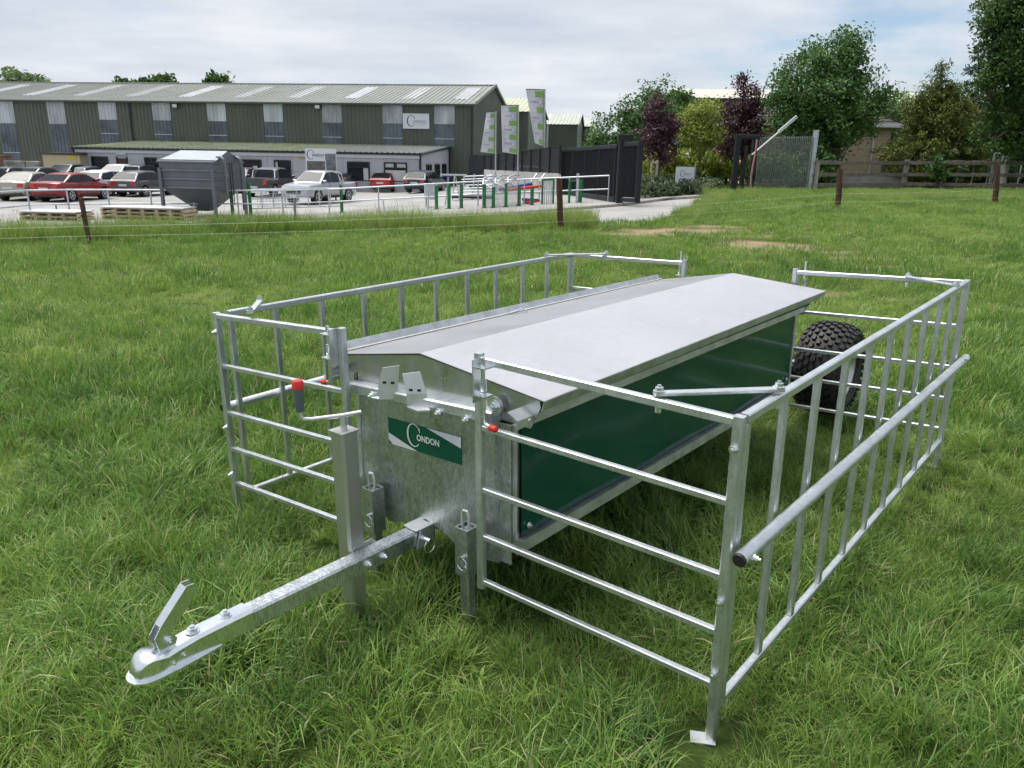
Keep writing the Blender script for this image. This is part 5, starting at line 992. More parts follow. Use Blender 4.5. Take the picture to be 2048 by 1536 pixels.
# three banner flags with the name seen from behind
fl_g = pbr('flag_green', (.21, .36, .095), .7, 0, .05, 3); fl_w = pbr('flag_white', (.55, .56, .62), .7, 0, .04, 3); fl_d = pbr('flag_edge_green', (.10, .20, .05), .7, 0, 0); fl_l = pbr('flag_lettering', (.30, .29, .34), .7, 0, 0)
for i, (TL, TR, BR, BL, pu, pv, ptop, lab) in enumerate((((973, 224), (991, 223), (990, 307), (961, 304), 991, 372, 222, 'leftmost and smallest white and green banner flag'), ((1002, 210), (1036, 209.5), (1035, 309), (1004.5, 304), 1036, 371, 209, 'middle white and green banner flag, nearly rectangular'), ((1051.5, 177.5), (1090.5, 178.5), (1088, 293), (1069.5, 286), 1089, 370, 178, 'tallest white and green banner flag, tapering to the bottom'))):
    D_ = 47.0-i*1.2; cs = [at(*p, D_) for p in (BL, BR, TR, TL)]; pb_ = at(pu, pv, D_); pb_.z = yz(pb_)
    o = thing('banner_flag', lab, 'flag', pb_, 'banner flags')
    MB().tube([pb_, at(pu, ptop, D_)+Vector((.03, 0, 0))], [.05, .03], 8).build('pole', MT['dull_galv'], o)
    def fq(a, c, d=0.0):
        p = lerp(lerp(cs[0], cs[1], a), lerp(cs[3], cs[2], a), c); return p+Vector((0, .06*math.sin(5*a+3*c)+.05*math.sin(9*c)*(1-a)-d, 0))
    def patch(a0, a1, c0, c1, d, mt_, nm, nu=4, nv=8):
        V = [fq(lerp(a0, a1, x/nu), lerp(c0, c1, y/nv), d) for y in range(nv+1) for x in range(nu+1)]
        MB().add(V, [(y*(nu+1)+x, y*(nu+1)+x+1, (y+1)*(nu+1)+x+1, (y+1)*(nu+1)+x) for y in range(nv) for x in range(nu)], True).build(nm, mt_, o)
    patch(0, 1, 0, 1, 0, fl_w, 'cloth', 8, 24); patch(.90, .995, .005, .99, .012, fl_g, 'green_band', 1, 24)
    patch(0, 1, .985, 1.0, .014, fl_d, 'hem', 6, 1)
    for k in range(4):
        c0 = (.02, .29, .58, .86)[k]; c1 = c0+(.09, .10, .10, .10)[k]; patch(.47, .90, c0, c1, .012, fl_g, 'green_block', 3, 3)
    for k in range(3):
        c0 = .135+.285*k; a_c = MB(); put_c(a_c, (0, 0, 0), (1, 0, 0), (0, 1, 0), 1, 1); a_t = MB(); put_text(a_t, 'ONDON', (0, 0, 0), (1, 0, 0), (0, 1, 0), 1, 1, .02)
        for mb_, a0, a1, y0, y1, nm in ((a_c, .86, .56, .0, .13, 'letter'), (a_t, .64, .15, .045, .085, 'lettering')):
            mb_.v = [tuple(fq(lerp(a0, a1, v[0]), c0+lerp(y0, y1, v[1]), .02)) for v in mb_.v]; mb_.build(nm, fl_l, o)
        for cc in (c0-.01, c0+.15): patch(.10, .86, cc, cc+.004, .016, fl_l, 'rule', 3, 1)
# pale wall with dark mesh fence on top
wa, wb_ = at(968, 350, 52), at(1119, 350, 42); wa.z = wb_.z = 0
cw = MB(); zt0, zt1 = at(968, 339, 52).z, at(1119, 347, 42).z
cw.prism([wa+Vector((0, 0, ZY-.1)), wb_+Vector((0, 0, ZY+.2)), wb_+Vector((0, 0, zt1)), wa+Vector((0, 0, zt0))], (.05, .25, 0)); tag(cw.build('retaining_wall', MT['conc_wall']), 'pale concrete retaining wall below the black mesh fence', 'wall')
mf = thing('mesh_fence', 'black mesh fence standing on the pale wall behind the flags', 'fence', wa)
m, t, b = mat_new('dark_mesh'); b.inputs['Base Color'].default_value = (.018, .020, .024, 1); tb_ = t.nodes.new('ShaderNodeBsdfTransparent'); ms = t.nodes.new('ShaderNodeMixShader'); ms.inputs[0].default_value = .26
t.links.new(b.outputs[0], ms.inputs[1]); t.links.new(tb_.outputs[0], ms.inputs[2]); t.links.new(ms.outputs[0], t.nodes['Material Output'].inputs['Surface'])
nfp = 9; tops = lambda f_: lerp(at(968, 311, 52).z, at(1119, 291.5, 42).z, f_)
for k in range(nfp+1):
    f_ = k/nfp; p = lerp(wa, wb_, f_)+Vector((0, .1, 0)); MB().beam(p+Vector((0, 0, lerp(zt0, zt1, f_)-.02)), p+Vector((0, 0, tops(f_))), .12, .12, up=(1, 0, 0)).build('post', MT['dark_steel'], mf)
    if k < nfp:
        g_ = (k+1)/nfp; p2 = lerp(wa, wb_, g_)+Vector((0, .1, 0)); MB().prism([p+Vector((0, 0, lerp(zt0, zt1, f_))), p2+Vector((0, 0, lerp(zt0, zt1, g_))), p2+Vector((0, 0, tops(g_)-.05)), p+Vector((0, 0, tops(f_)-.05))], (0, .01, 0)).build('mesh_panel', m, mf)
        MB().beam(p+Vector((0, 0, tops(f_)-.03)), p2+Vector((0, 0, tops(g_)-.03)), .05, .05).build('top_wire', MT['dark_steel'], mf)
p = at(1040, 338, 58); v_ = car('suv', 'white', Vector((p.x, p.y, ZY+.45)), R_(185), 'white car seen through the black mesh fence', 'parked_car', 'vehicles parked in the yard')
# black board fence between the shed corner and the wall
a = at(938, 330, 58); c = at(972, 330, 55); bf = thing('dark_panel_fence', 'dark solid panel gate by the shed corner', 'gate', a)
a.z = c.z = 0
for k in range(7): MB().prism([lerp(a, c, k/7)+Vector((0, 0, ZY+.2)), lerp(a, c, (k+.94)/7)+Vector((0, 0, ZY+.2)), lerp(a, c, (k+.94)/7)+Vector((0, 0, 1.6)), lerp(a, c, k/7)+Vector((0, 0, 1.6))], (0, .05, 0)).build('panel', MT['dark_steel'], bf)
# ------------------------------------------------------------------ sliding gate
G0 = on_yard(1230, 405); G0.z = yz(G0); G1 = on_yard(1121, 387.5); G1.z = yz(G1); gt = thing('sliding_gate', 'long dark grey barred sliding gate left of its tall post', 'gate', G0)
ht = 2.30; d_ = (G1-G0); nb2 = 84
for z, s_ in ((.12, .22), (ht, .16)): MB().beam(G0+Vector((0, 0, z)), G1+Vector((0, 0, z)), .12, s_).build('frame_rail', MT['dark_steel'], gt)
for k in range(5): p = lerp(G0, G1, .02+.96*k/4); MB().beam(p+Vector((0, 0, .1)), p+Vector((0, 0, ht)), .12, .12, up=(1, 0, 0)).build('frame_upright', MT['dark_steel'], gt)
bar = MB().beam((0, 0, .2), (0, 0, ht-.05), .035, .055, up=(1, 0, 0), ch=0).mesh('bar')
for k in range(nb2):
    o = link('bar', bar, MT['dark_steel'], gt); p = lerp(G0, G1, (k+.5)/nb2); o.location = p
MB().beam(G0+Vector((.1, -.12, .02)), G1+Vector((.1, -.12, .02)), .2, .05).build('track', MT['dull_galv'], gt)
P2 = on_yard(1238, 406); P2.z = yz(P2); gp = thing('gate_post', 'tall dark grey gate post with square cap', 'post', P2)
MB().beam(P2, P2+Vector((0, 0, 2.72)), .30, .30, up=(1, 0, 0)).build('post', MT['dark_steel'], gp); MB().box(P2+Vector((.12, 0, 2.62)), (.62, .34, .26), ch=.02).build('head_box', MT['dark_steel'], gp); MB().box(P2+Vector((.15, -.2, 2.46)), (.2, .1, .14)).build('sensor', MT['frame'], gp)
L0 = on_yard(1243, 406.5); L1 = on_yard(1274, 408.5); L0.z = yz(L0)+.05; L1.z = yz(L1)+.05; l2 = thing('gate_leaf', 'short dark barred gate leaf right of the tall gate post', 'gate', L0); h2 = 2.28
for z in (.10, h2): MB().beam(L0+Vector((0, 0, z)), L1+Vector((0, 0, z)), .12, .16).build('frame_rail', MT['dark_steel'], l2)
MB().beam(L1+Vector((0, 0, 0)), L1+Vector((0, 0, h2+.06)), .16, .22, up=(1, 0, 0)).build('end_post', MT['dark_steel'], l2)
for k in range(13): o = link('bar', bar, MT['dark_steel'], l2); o.location = lerp(L0, L1, (k+.5)/13)
# ------------------------------------------------------------------ right-hand gateway, palisade, fences
GA = on_field(1466, 384); GB = on_field(1500, 382); gw = thing('gate_portal', 'black steel gate portal at the left end of the palisade', 'gate', GA)
for p, w_ in ((GA, .24), (GB, .24)): MB().beam(p-Vector((0, 0, .1)), p+Vector((0, 0, 2.45)), w_, w_, up=(1, 0, 0)).build('upright', MT['dark_steel'], gw)
MB().beam(GA+Vector((-.12, 0, 2.38)), GB+Vector((.12, 0, 2.38)), .24, .2).build('head_beam', MT['dark_steel'], gw); MB().beam(GA+Vector((.4, 0, .05)), GA+Vector((.4, 0, 2.0)), .12, .12, up=(1, 0, 0)).build('guide', MT['dark_steel'], gw)
PA0 = on_field(1510, 379); PA1 = on_field(1614, 379.5); pf_ = thing('palisade_fence', 'green grey palisade fence of round-topped pales beside the black portal', 'fence', PA0)
pale_m = pbr('green_grey_pale', (.135, .16, .145), .5, .2, .12, 4); pale = MB().tube([(0, 0, .05), (0, 0, 2.28), (0, .0, 2.36), (0, .03, 2.40)], [.027, .027, .024, .010], 8).mesh('pale')
n = 30
for k in range(n):
    o = link('pale', pale, pale_m, pf_); o.location = lerp(PA0, PA1, k/(n-1)); o.rotation_euler = (0, random.uniform(-.003, .003), 0)
for z in (.35, 2.05): MB().beam(PA0+Vector((0, .06, z)), PA1+Vector((0, .06, z)), .05, .05).build('rail', pale_m, pf_)
p = on_field(1618, 379); sp2 = thing('fence_post', 'pale square steel post at the right end of the palisade', 'post', p)
MB().beam(p, p+Vector((0, 0, 2.66)), .22, .22, up=(1, 0, 0)).build('post', MT['dull_galv'], sp2); MB().box(p+Vector((0, 0, 2.67)), (.25, .25, .03)).build('cap', MT['dull_galv'], sp2)
hs = [at(u, v, 34.4) for u, v in ((1514, 279), (1512, 300), (1506, 330), (1502, 355), (1501, 374))]; tag(MB().tube(hs, .042, 10).build('hose', pbr('faded_pink_hose', (.36, .16, .17), .7, 0, .1, 4)), 'faded pink hose hanging on the black gate portal', 'hose')
a = at(1527, 290, 35.2); c = at(1594, 233, 35.2); ba = thing('barrier_arm', 'slanted white barrier arm rising above the palisade', 'barrier', a)
MB().tube([a-(c-a)*.35, lerp(a, c, .48)], .035, 8).build('pole', MT['white_board'], ba); MB().beam(lerp(a, c, .45), c, .05, .15, ch=.02).build('blade', MT['rooflight'], ba)
# post and rail fence
prf = thing('rail_fence', 'weathered dark timber post and rail fence behind the field', 'fence', on_field(1805, 377)); prev = None
for u, v, ht_ in ((1628, 379, 1.25), (1806, 376.5, 1.42), (2003, 379, 1.5), (2190, 382, 1.45)):
    p = on_field(u, v); MB().beam(p-Vector((0, 0, .2)), p+Vector((0, 0, ht_)), .24, .2, up=(1, 0, 0), ch=.03).build('post', MT['grey_wood'], prf)
    if prev is not None:
        for z in (.20, .68, 1.24): MB().beam(prev+Vector((-.15, -.13, z+random.uniform(-.02, .02))), p+Vector((.15, -.13, z+random.uniform(-.02, .02))), .05, .17, ch=.008).build('rail', MT['old_wood'], prf)
    prev = p
# galvanised pen behind it
for i, (u0, u1, lab) in enumerate(((1882, 1972, 'galvanised field gate behind the timber fence, left of the tall frame'), (1998, 2110, 'galvanised field gate at the right edge, right of the tall frame'))):
    a = at(u0, 366, 40); c = at(u1, 366, 40); zf = .35; a.z = c.z = zf; o = thing('field_gate', lab, 'gate', a, 'galvanised field gates')
    for z in (.05, .72, 1.38): MB().cyl(a+Vector((0, 0, z)), c+Vector((0, 0, z)), .035, 8).build('rail', MT['dull_galv'], o)
    for k in range(4): p = lerp(a, c, k/3); MB().cyl(p+Vector((0, 0, .02)), p+Vector((0, 0, 1.40)), .03, 8).build('upright', MT['dull_galv'], o)
a = at(1978, 366, 39.8); c = at(1995, 366, 39.8); a.z = c.z = .3; o = thing('pen_frame', 'tall narrow galvanised frame between the two field gates', 'frame', a)
for p in (a, c): MB().cyl(p, p+Vector((0, 0, 1.85)), .045, 8).build('upright', MT['dull_galv'], o)
MB().cyl(a+Vector((0, 0, 1.82)), c+Vector((0, 0, 1.82)), .04, 8).build('head', MT['dull_galv'], o)
for k in range(3): p = lerp(a, c, .25+.25*k); MB().cyl(p, p+Vector((0, 0, 1.2)), .02, 6).build('bar', MT['dull_galv'], o)
# field fence: brown timber posts, thin stakes, wires
POSTS = [((180.5, 490), (161, 394.5), .085, 'leaning brown timber fence post at the left'), ((1120.7, 464), (1119, 357), .125, 'stout brown fence post in front of the yard'), ((1675, 419), (1680.5, 337.5), .17, 'square brown fence post before the timber rails'), ((1989.5, 411), (1995, 329.5), .17, 'brown fence post near the right edge')]
FP = []
for (bu, bv), (tu, tv), w_, lab in POSTS:
    b_ = on_field(bu, bv); t_ = at(tu, tv, b_.y+(.12 if bu < 300 else 0)); o = thing('timber_post', lab, 'post', b_, 'timber fence posts'); d = (t_-b_)
    mb = MB(); n_ = 6; sg = 10; V = []
    for k in range(n_+1):
        f_ = k/n_; c_ = b_-d.normalized()*.25*(1-f_)+d*f_
        for j in range(sg): a_ = 2*math.pi*j/sg; r_ = w_*.5*(1+.09*math.sin(3*a_+k)+.06*math.sin(7*a_+2*k)); V.append(c_+Vector((math.cos(a_)*r_, math.sin(a_)*r_, (.012*math.sin(2*a_) if k == n_ else 0))))
    mb.add(V, [(k*sg+j, k*sg+(j+1) % sg, (k+1)*sg+(j+1) % sg, (k+1)*sg+j) for k in range(n_) for j in range(sg)]+[tuple(n_*sg+j for j in range(sg))], False); mb.build('shaft', MT['brown_post'], o)
    for f_ in (.40, .62): MB().cyl(b_+d*f_+Vector((0, -w_*.5, 0)), b_+d*f_+Vector((0, -w_*.5-.04, 0)), .016, 8).build('insulator', MT['black_plastic'], o)
    FP.append((b_, d))
for (bu, bv), (tu, tv), w_, lab, mt_ in (((593, 469), (588.5, 399), .055, 'thin grey stake in the tall grass', 'grey_wood'), ((776, 463), (765.5, 399), .03, 'thin white fence stake leaning in the grass', 'white_board'), ((116, 455), (111.5, 407), .06, 'thin grey stake behind the leaning post', 'grey_wood')):
    b_ = on_field(bu, bv); t_ = at(tu, tv, b_.y); o = thing('fence_stake', lab, 'stake', b_, 'thin fence stakes'); MB().tube([b_-(t_-b_)*.1, t_], w_/2, 8).build('shaft', MT[mt_], o); MB().tube([lerp(b_, t_, .45)+Vector((-.02, -.03, 0)), lerp(b_, t_, .45)+Vector((.02, -.03, 0))], .012, 6).build('clip', MT['black_plastic'], o)
wm = pbr('pale_wire', (.62, .66, .62), .5, .2, 0)
def wire(f_, label, i0, i1, start=None):
    pts = [start] if start is not None else []
    for i in range(i0, i1+1): pts.append(FP[i][0]+FP[i][1]*f_+Vector((0, -.09, 0)))
    out = []
    for p, q_ in zip(pts[:-1], pts[1:]):
        for k in range(8): s_ = k/8; out.append(lerp(p, q_, s_)-Vector((0, 0, (.04*4)*s_*(1-s_))))
    out.append(pts[-1]); tag(MB().tube(out, .0021, 5).build('fence_wire', wm), label, 'wire', 'fence wires')
lf = FP[0][0]+Vector((-8, -3.2, .05))
wire(.40, 'upper pale fence wire running from the leaning post to the right', 0, 3, lf+Vector((0, 0, .30))); wire(.20, 'lower pale fence wire close to the grass', 0, 3, lf+Vector((0, 0, .14)))
# office sign in the shrub bed, with tree stakes
SD = 37.0; o0 = at(1350, 371, SD); o1 = at(1390, 334, SD); sw, sh_ = o1.x-o0.x, o1.z-o0.z; sg = thing('office_sign', 'white board reading CONDON Office in the juniper bed', 'sign', o0)
Sq = lambda a, c, d=0.0: o0+Vector((sw*a, -d, sh_*c)); MB().prism([Sq(0, 0), Sq(1, 0), Sq(1, 1), Sq(0, 1)], (0, .05, 0)).build('board', MT['white_board'], sg)
logo(Sq(.22, .47, .006), Vector((1, 0, 0)), Vector((0, 0, 1)), sw*.62, pbr('teal_print', (.03, .16, .20), .5, 0, 0), MT['grey_print'], sg, None, .03)
tx = MB(); put_text(tx, 'Office', Sq(.18, .18, .006), (1, 0, 0), (0, 0, 1), sw*.66, sh_*.22, .045); tx.build('lettering', MT['dark_print'], sg)
MB().beam(Sq(1.02, -.4, -.02), Sq(1.02, 1.25, -.02), .06, .06, up=(1, 0, 0)).build('post', MT['grey_wood'], sg)
a = at(1301, 366, 38); c = at(1312, 366, 38); ts = thing('tree_stake', 'pair of pale timber stakes with cross piece under the purple tree', 'stakes', a)
for p, h_ in ((a, 1.0), (c, 1.05)): MB().cyl(p-Vector((0, 0, .3)), p+Vector((0, 0, h_)), .06, 8).build('stake', pbr('pale_stake', (.40, .36, .29), .9, 0, .1, 5), ts)
MB().beam(a+Vector((0, -.05, .95)), c+Vector((0, -.05, .95)), .04, .12).build('cross_piece', bpy.data.materials['pale_stake'], ts)
# ------------------------------------------------------------------ trees: trunk, limbs and a crown of many leaf faces in clumps
def leaf_mat(name, lo, mid, hi, tr=.30):
    m, t, b = mat_new(name); a = t.nodes.new('ShaderNodeAttribute'); a.attribute_name = 'leaf'
    c = ramp(a.outputs['Fac'], [(.05, lo), (.5, mid), (.95, hi)], t); t.links.new(c, b.inputs['Base Color']); b.inputs['Roughness'].default_value = .45; b.inputs['Specular IOR Level'].default_value = .35
    tl = t.nodes.new('ShaderNodeBsdfTranslucent'); t.links.new(c, tl.inputs[0]); ms = t.nodes.new('ShaderNodeMixShader'); ms.inputs[0].default_value = tr
    t.links.new(b.outputs[0], ms.inputs[1]); t.links.new(tl.outputs[0], ms.inputs[2]); t.links.new(ms.outputs[0], t.nodes['Material Output'].inputs['Surface']); return m
LM = {'green': leaf_mat('green_leaves', (0.040, 0.094, 0.027), (0.077, 0.167, 0.040), (0.140, 0.254, 0.067)), 'dark': leaf_mat('dark_green_leaves', (.030, .070, .018), (.062, .130, .028), (.125, .215, .046)), 'purple': leaf_mat('purple_leaves', (0.040, 0.019, 0.027), (0.077, 0.034, 0.046), (0.133, 0.064, 0.070), .2),
      'lime': leaf_mat('yellow_green_leaves', (0.133, 0.187, 0.029), (0.254, 0.313, 0.053), (0.386, 0.440, 0.094)), 'gold': leaf_mat('gold_conifer_sprays', (.040, .072, .018), (.115, .155, .028), (.28, .29, .055), .15), 'conifer': leaf_mat('dark_conifer_sprays', (0.020, 0.043, 0.019), (0.040, 0.078, 0.028), (0.078, 0.132, 0.043), .12),
      'hedge': leaf_mat('golden_hedge_leaves', (.11, .17, .020), (.23, .29, .032), (.37, .42, .06)), 'juniper': leaf_mat('juniper_sprays', (0.046, 0.074, 0.037), (0.093, 0.132, 0.062), (0.163, 0.209, 0.096), .15), 'olive': leaf_mat('olive_leaves', (0.070, 0.124, 0.043), (0.132, 0.209, 0.070), (0.217, 0.310, 0.109))}
MT['bark'] = pbr('bark', (.085, .068, .052), .9, 0, .3, 6, .4, 20)
def leaves(name, lobes, n, size, mat, parent, seed, clump=.22, per=26, aspect=.55, shell=.5, droop=0.0, zmin=None, up=.35):
    g = np.random.default_rng(seed); vol = np.array([l[3]*l[4]*l[5] for l in lobes]); vol = vol**.8/np.sum(vol**.8); nc = max(4, n//per); which = g.choice(len(lobes), nc, p=vol)
    L_ = np.array([l[:6] for l in lobes], float)[which]; d = g.normal(size=(nc, 3)); d /= np.linalg.norm(d, axis=1)[:, None]; rr = (shell+(1-shell)*g.random(nc)**.6)*(1+.16*g.normal(size=nc)*.6)
    cc = L_[:, :3]+d*rr[:, None]*L_[:, 3:6]; cr_ = clump*(.6+.8*g.random(nc)); ctone = g.normal(0, .20, nc)
    k = np.repeat(np.arange(nc), per); P_ = cc[k]+np.clip(g.normal(size=(len(k), 3)), -1.7, 1.7)*cr_[k][:, None]*np.array([.60, .60, .42]); P_[:, 2] -= droop*np.linalg.norm(P_[:, :2]-cc[k][:, :2], axis=1)
    if zmin is not None: kk = P_[:, 2] > zmin; P_ = P_[kk]; k = k[kk]; 
    N_ = d[k]*.6+g.normal(size=(len(k), 3))*.75+np.array([0, 0, up]); N_ /= np.linalg.norm(N_, axis=1)[:, None]
    T_ = np.cross(N_, g.normal(size=(len(k), 3))); T_ /= np.linalg.norm(T_, axis=1)[:, None]; B_ = np.cross(N_, T_); s = size*(.65+.7*g.random(len(k)))
    T_ = T_*s[:, None]; B_ = B_*(s*aspect)[:, None]; fold = N_*(s*.18)[:, None]
    V = np.stack([P_-T_, P_+B_*.9-T_*.1+fold, P_+T_, P_-B_*.9-T_*.1+fold], 1).reshape(-1, 3); nl = len(k); tone = np.clip(.5+ctone[k]+g.normal(0, .15, nl), 0, 1)
    i = np.arange(nl)*4; F = np.concatenate([np.stack([i, i+1, i+2], -1), np.stack([i, i+2, i+3], -1)]); me = bpy.data.meshes.new(name); me.from_pydata(V.tolist(), [], F.tolist()); me.update()
    a = me.attributes.new('leaf', 'FLOAT', 'POINT'); a.data.foreach_set('value', np.repeat(tone, 4).astype(np.float32)); return link(name, me, mat, parent)
def limb(mb, p, q_, r0, r1, g, n=5, wob=.12):
    p = Vector(p); q_ = Vector(q_); ln = (q_-p).length; pts = [lerp(p, q_, k/n)+(Vector((g.normal(), g.normal(), g.normal()*.4))*wob*ln*.12 if 0 < k < n else Vector((0, 0, 0))) for k in range(n+1)]
    mb.tube(pts, [lerp(r0, r1, k/n) for k in range(n+1)], 7)
def tree(name, label, base, lobes, n, size, mat, seed, tr=.16, cat='tree', group='trees', fork=.45, **kw):
    g = np.random.default_rng(seed); o = thing(name, label, cat, base, group); base = Vector(base); top = max(lobes, key=lambda l: l[2]+l[5]); mb = MB(); tp = Vector(top[:3]); fk = lerp(base, tp, fork); fk.x = lerp(base.x, tp.x, fork*.5)
    limb(mb, base-Vector((0, 0, .2)), fk, tr*1.15, tr*.7, g); limb(mb, fk, tp+Vector((0, 0, top[5]*.5)), tr*.7, tr*.12, g)
    for l in lobes:
        limb(mb, lerp(base, fk, .75), l[:3], tr*.5, tr*.14, g)
        for k in range(5):
            d = Vector((g.normal(), g.normal(), abs(g.normal())*.6)).normalized(); limb(mb, Vector(l[:3])-Vector((0, 0, l[5]*.3)), Vector(l[:3])+Vector((d.x*l[3], d.y*l[4], d.z*l[5]))*.85, tr*.2, tr*.05, g, 4)
    mb.build('trunk', MT['bark'], o); leaves('crown', lobes, n, size, LM[mat], o, seed, **kw); return o
def lobe(u, v, D, ru, rv, rd=None):        # centre seen at pixel (u, v), radii in pixels
    p = at(u, v, D); k = D/FPX*1.02; return (p.x, p.y, p.z, ru*k, (rd or ru)*k, rv*k)
def gb(u, D): p = at(u, 380, D); return (p.x, D, float(h_back(p.x))-.05)
tree('ash_tree', 'bushy green tree behind the gate post, left of the purple trees', gb(1285, 52), [lobe(1235, 268, 52, 50, 46), lobe(1290, 245, 52, 48, 52), lobe(1330, 222, 52, 44, 52), lobe(1345, 275, 52, 40, 50), lobe(1200, 300, 52, 32, 30), lobe(1262, 300, 52, 52, 30)], 15000, .115, 'green', 1, .2, clump=.55, per=75)
tree('purple_tree', 'narrow purple leaved tree above the two pale stakes', gb(1318, 40), [lobe(1316, 225, 40, 22, 34), lobe(1312, 262, 40, 32, 36), lobe(1324, 298, 40, 30, 30), lobe(1348, 252, 40, 14, 20)], 7000, .070, 'purple', 2, .07, clump=.26, shell=.3)
tree('young_tree', 'small yellow green tree between the two purple trees', gb(1392, 42), [lobe(1392, 268, 42, 38, 32), lobe(1410, 225, 42, 30, 18), lobe(1378, 240, 42, 24, 24), lobe(1430, 268, 42, 18, 20)], 5000, .085, 'lime', 3, .05, clump=.34, fork=.5)
tree('purple_maple', 'tall purple maple with open layered branches', gb(1482, 43), [lobe(1487, 160, 43, 16, 24), lobe(1492, 188, 43, 26, 18), lobe(1476, 212, 43, 42, 14), lobe(1505, 222, 43, 24, 24), lobe(1485, 245, 43, 46, 16), lobe(1482, 280, 43, 44, 24), lobe(1465, 296, 43, 30, 18)], 9000, .080, 'purple', 4, .11, clump=.34, shell=.25)
tree('lime_tree', 'large dense dark green tree in front of the bungalow', gb(1665, 41), [lobe(1660, 130, 41, 62, 55), lobe(1690, 120, 41, 44, 46), lobe(1600, 175, 41, 56, 52), lobe(1655, 200, 41, 86, 60), lobe(1715, 215, 41, 54, 46), lobe(1585, 225, 41, 48, 50), lobe(1635, 265, 41, 74, 50), lobe(1690, 255, 41, 50, 30), lobe(1650, 305, 41, 34, 40), lobe(1755, 200, 41, 22, 22)], 29000, .092, 'green', 5, .28, clump=.50, per=80, shell=.45)
tree('small_ash', 'small hazy green tree between the bungalow and the golden conifer', gb(1800, 62), [lobe(1795, 225, 62, 28, 36), lobe(1812, 250, 62, 30, 40), lobe(1775, 262, 62, 24, 36)], 5000, .13, 'olive', 6, .12, clump=.5)
def conifer(name, label, u, v0, v1, D, ru, mat, seed, n, size, lean=0):
    g = np.random.default_rng(seed); b_ = gb(u, D); o = thing(name, label, 'tree', b_, 'trees'); mb = MB(); tp = at(u+lean, v0, D); limb(mb, b_, tp, .22, .03, g); mb.build('trunk', MT['bark'], o)
    lb = []
    for k in range(15):
        f_ = k/14; vv = lerp(v1, v0+6, f_); r_ = ru*(1-f_**2.2)*(.82+.3*g.random())+4; off = ru*.25*(1-f_)*g.normal(); lb.append(lobe(u+lean*f_+off, vv, D, r_, (v1-v0)*.075+6))
    leaves('crown', lb, n, size, LM[mat], o, seed, clump=.30, per=40, aspect=.30, shell=.55, droop=.25, up=.55); return o
conifer('golden_conifer', 'broad golden green conifer behind the field gates', 1884, 128, 345, 42, 84, 'gold', 7, 36000, .105)
conifer('dark_conifer', 'dark conifer between the golden conifer and the big right-hand tree', 1952, 100, 345, 48, 74, 'conifer', 8, 17000, .13, 4)
conifer('shadow_conifer', 'very dark conifer below the big tree at the right edge', 2040, 150, 350, 46, 80, 'conifer', 9, 15000, .13)
conifer('low_conifer', 'low dark conifer thicket behind the tall pen frame', 1960, 235, 360, 44, 60, 'conifer', 19, 12000, .13)
tree('big_ash', 'tall broadleaf tree towering at the right edge', gb(2105, 37), [lobe(2030, 60, 37, 62, 60), lobe(2005, 130, 37, 42, 42), lobe(2060, 160, 37, 70, 56), lobe(2100, 40, 37, 90, 80), lobe(2030, 215, 37, 42, 46), lobe(1990, 20, 37, 30, 30), lobe(2090, 250, 37, 60, 56), lobe(2150, 130, 37, 80, 110), lobe(2028, 285, 37, 22, 26), lobe(2020, 95, 37, 56, 60), lobe(2045, 10, 37, 60, 60), lobe(2060, 260, 37, 50, 60), lobe(1990, 265, 37, 34, 44), lobe(1985, 190, 37, 26, 30)], 36000, .092, 'dark', 10, .3, clump=.46, per=80, shell=.45)
tree('back_ash', 'green tree showing behind the bungalow roof', gb(1545, 66), [lobe(1545, 262, 66, 36, 34), lobe(1575, 240, 66, 40, 40)], 4500, .15, 'green', 11, .14, clump=.55)
for i, (u, v, ru, rv, lab) in enumerate(((22, 158, 30, 14, 'treetop over the left end of the shed roof'), (62, 163, 22, 8, 'low treetop right of the leftmost one'), (318, 163, 22, 10, 'dark rounded treetop over the middle of the shed roof'), (262, 168, 36, 5, 'low treetop left of the dark rounded one'), (438, 162, 20, 11, 'small lone treetop over the shed roof'))):
    D = 125; b_ = gb(u, D); tree('far_tree', lab, b_, [lobe(u, v, D, ru, rv), lobe(u+ru*.3, v+14, D, ru*.9, 16), lobe(u-ru*.3, v+40, D, ru*.9, 30)], 1500, .42, 'olive' if i < 2 else 'dark', 30+i, .25, group='treetops behind the shed', clump=.9)
# clipped golden hedge and the juniper bed
def bush(name, label, cat, lobes, n, size, mat, seed, base, group, **kw):
    g = np.random.default_rng(seed); o = thing(name, label, cat, base, group); mb = MB()
    for l in lobes: limb(mb, (l[0], l[1], base[2]), (l[0], l[1], l[2]), .05, .02, g, 3)
    mb.build('stems', MT['bark'], o); leaves('foliage', lobes, n, size, LM[mat], o, seed, **kw)
bush('golden_hedge', 'clipped yellow green hedge behind the office sign', 'hedge', [lobe(u, 322+2*math.sin(u), 45, 26, 24) for u in range(1300, 1480, 22)]+[lobe(u, 345, 45, 24, 16) for u in range(1300, 1480, 22)], 7500, .11, 'hedge', 12, gb(1385, 45), 'hedges', clump=.26, shell=.6)
bush('golden_hedge', 'yellow green hedge seen through the palisade', 'hedge', [lobe(u, 335, 45, 26, 26) for u in range(1500, 1640, 22)], 4200, .11, 'olive', 13, gb(1570, 45), 'hedges', clump=.28, shell=.5)
for i, (u, lab) in enumerate(((1300, 'juniper shrub nearest the gate leaf'), (1336, 'juniper shrub under the tree stakes'), (1372, 'juniper shrub in front of the office sign'), (1408, 'juniper shrub at the right end of the bed'))):
    bush('juniper_shrub', lab, 'shrub', [lobe(u-8, 379, 35.5, 26, 13), lobe(u+12, 376, 36.2, 24, 15), lobe(u, 366, 37.6, 28, 14)], 1500, .13, 'juniper', 14+i, gb(u, 36.5), 'juniper shrubs', clump=.22, aspect=.3, shell=.3, droop=.2)
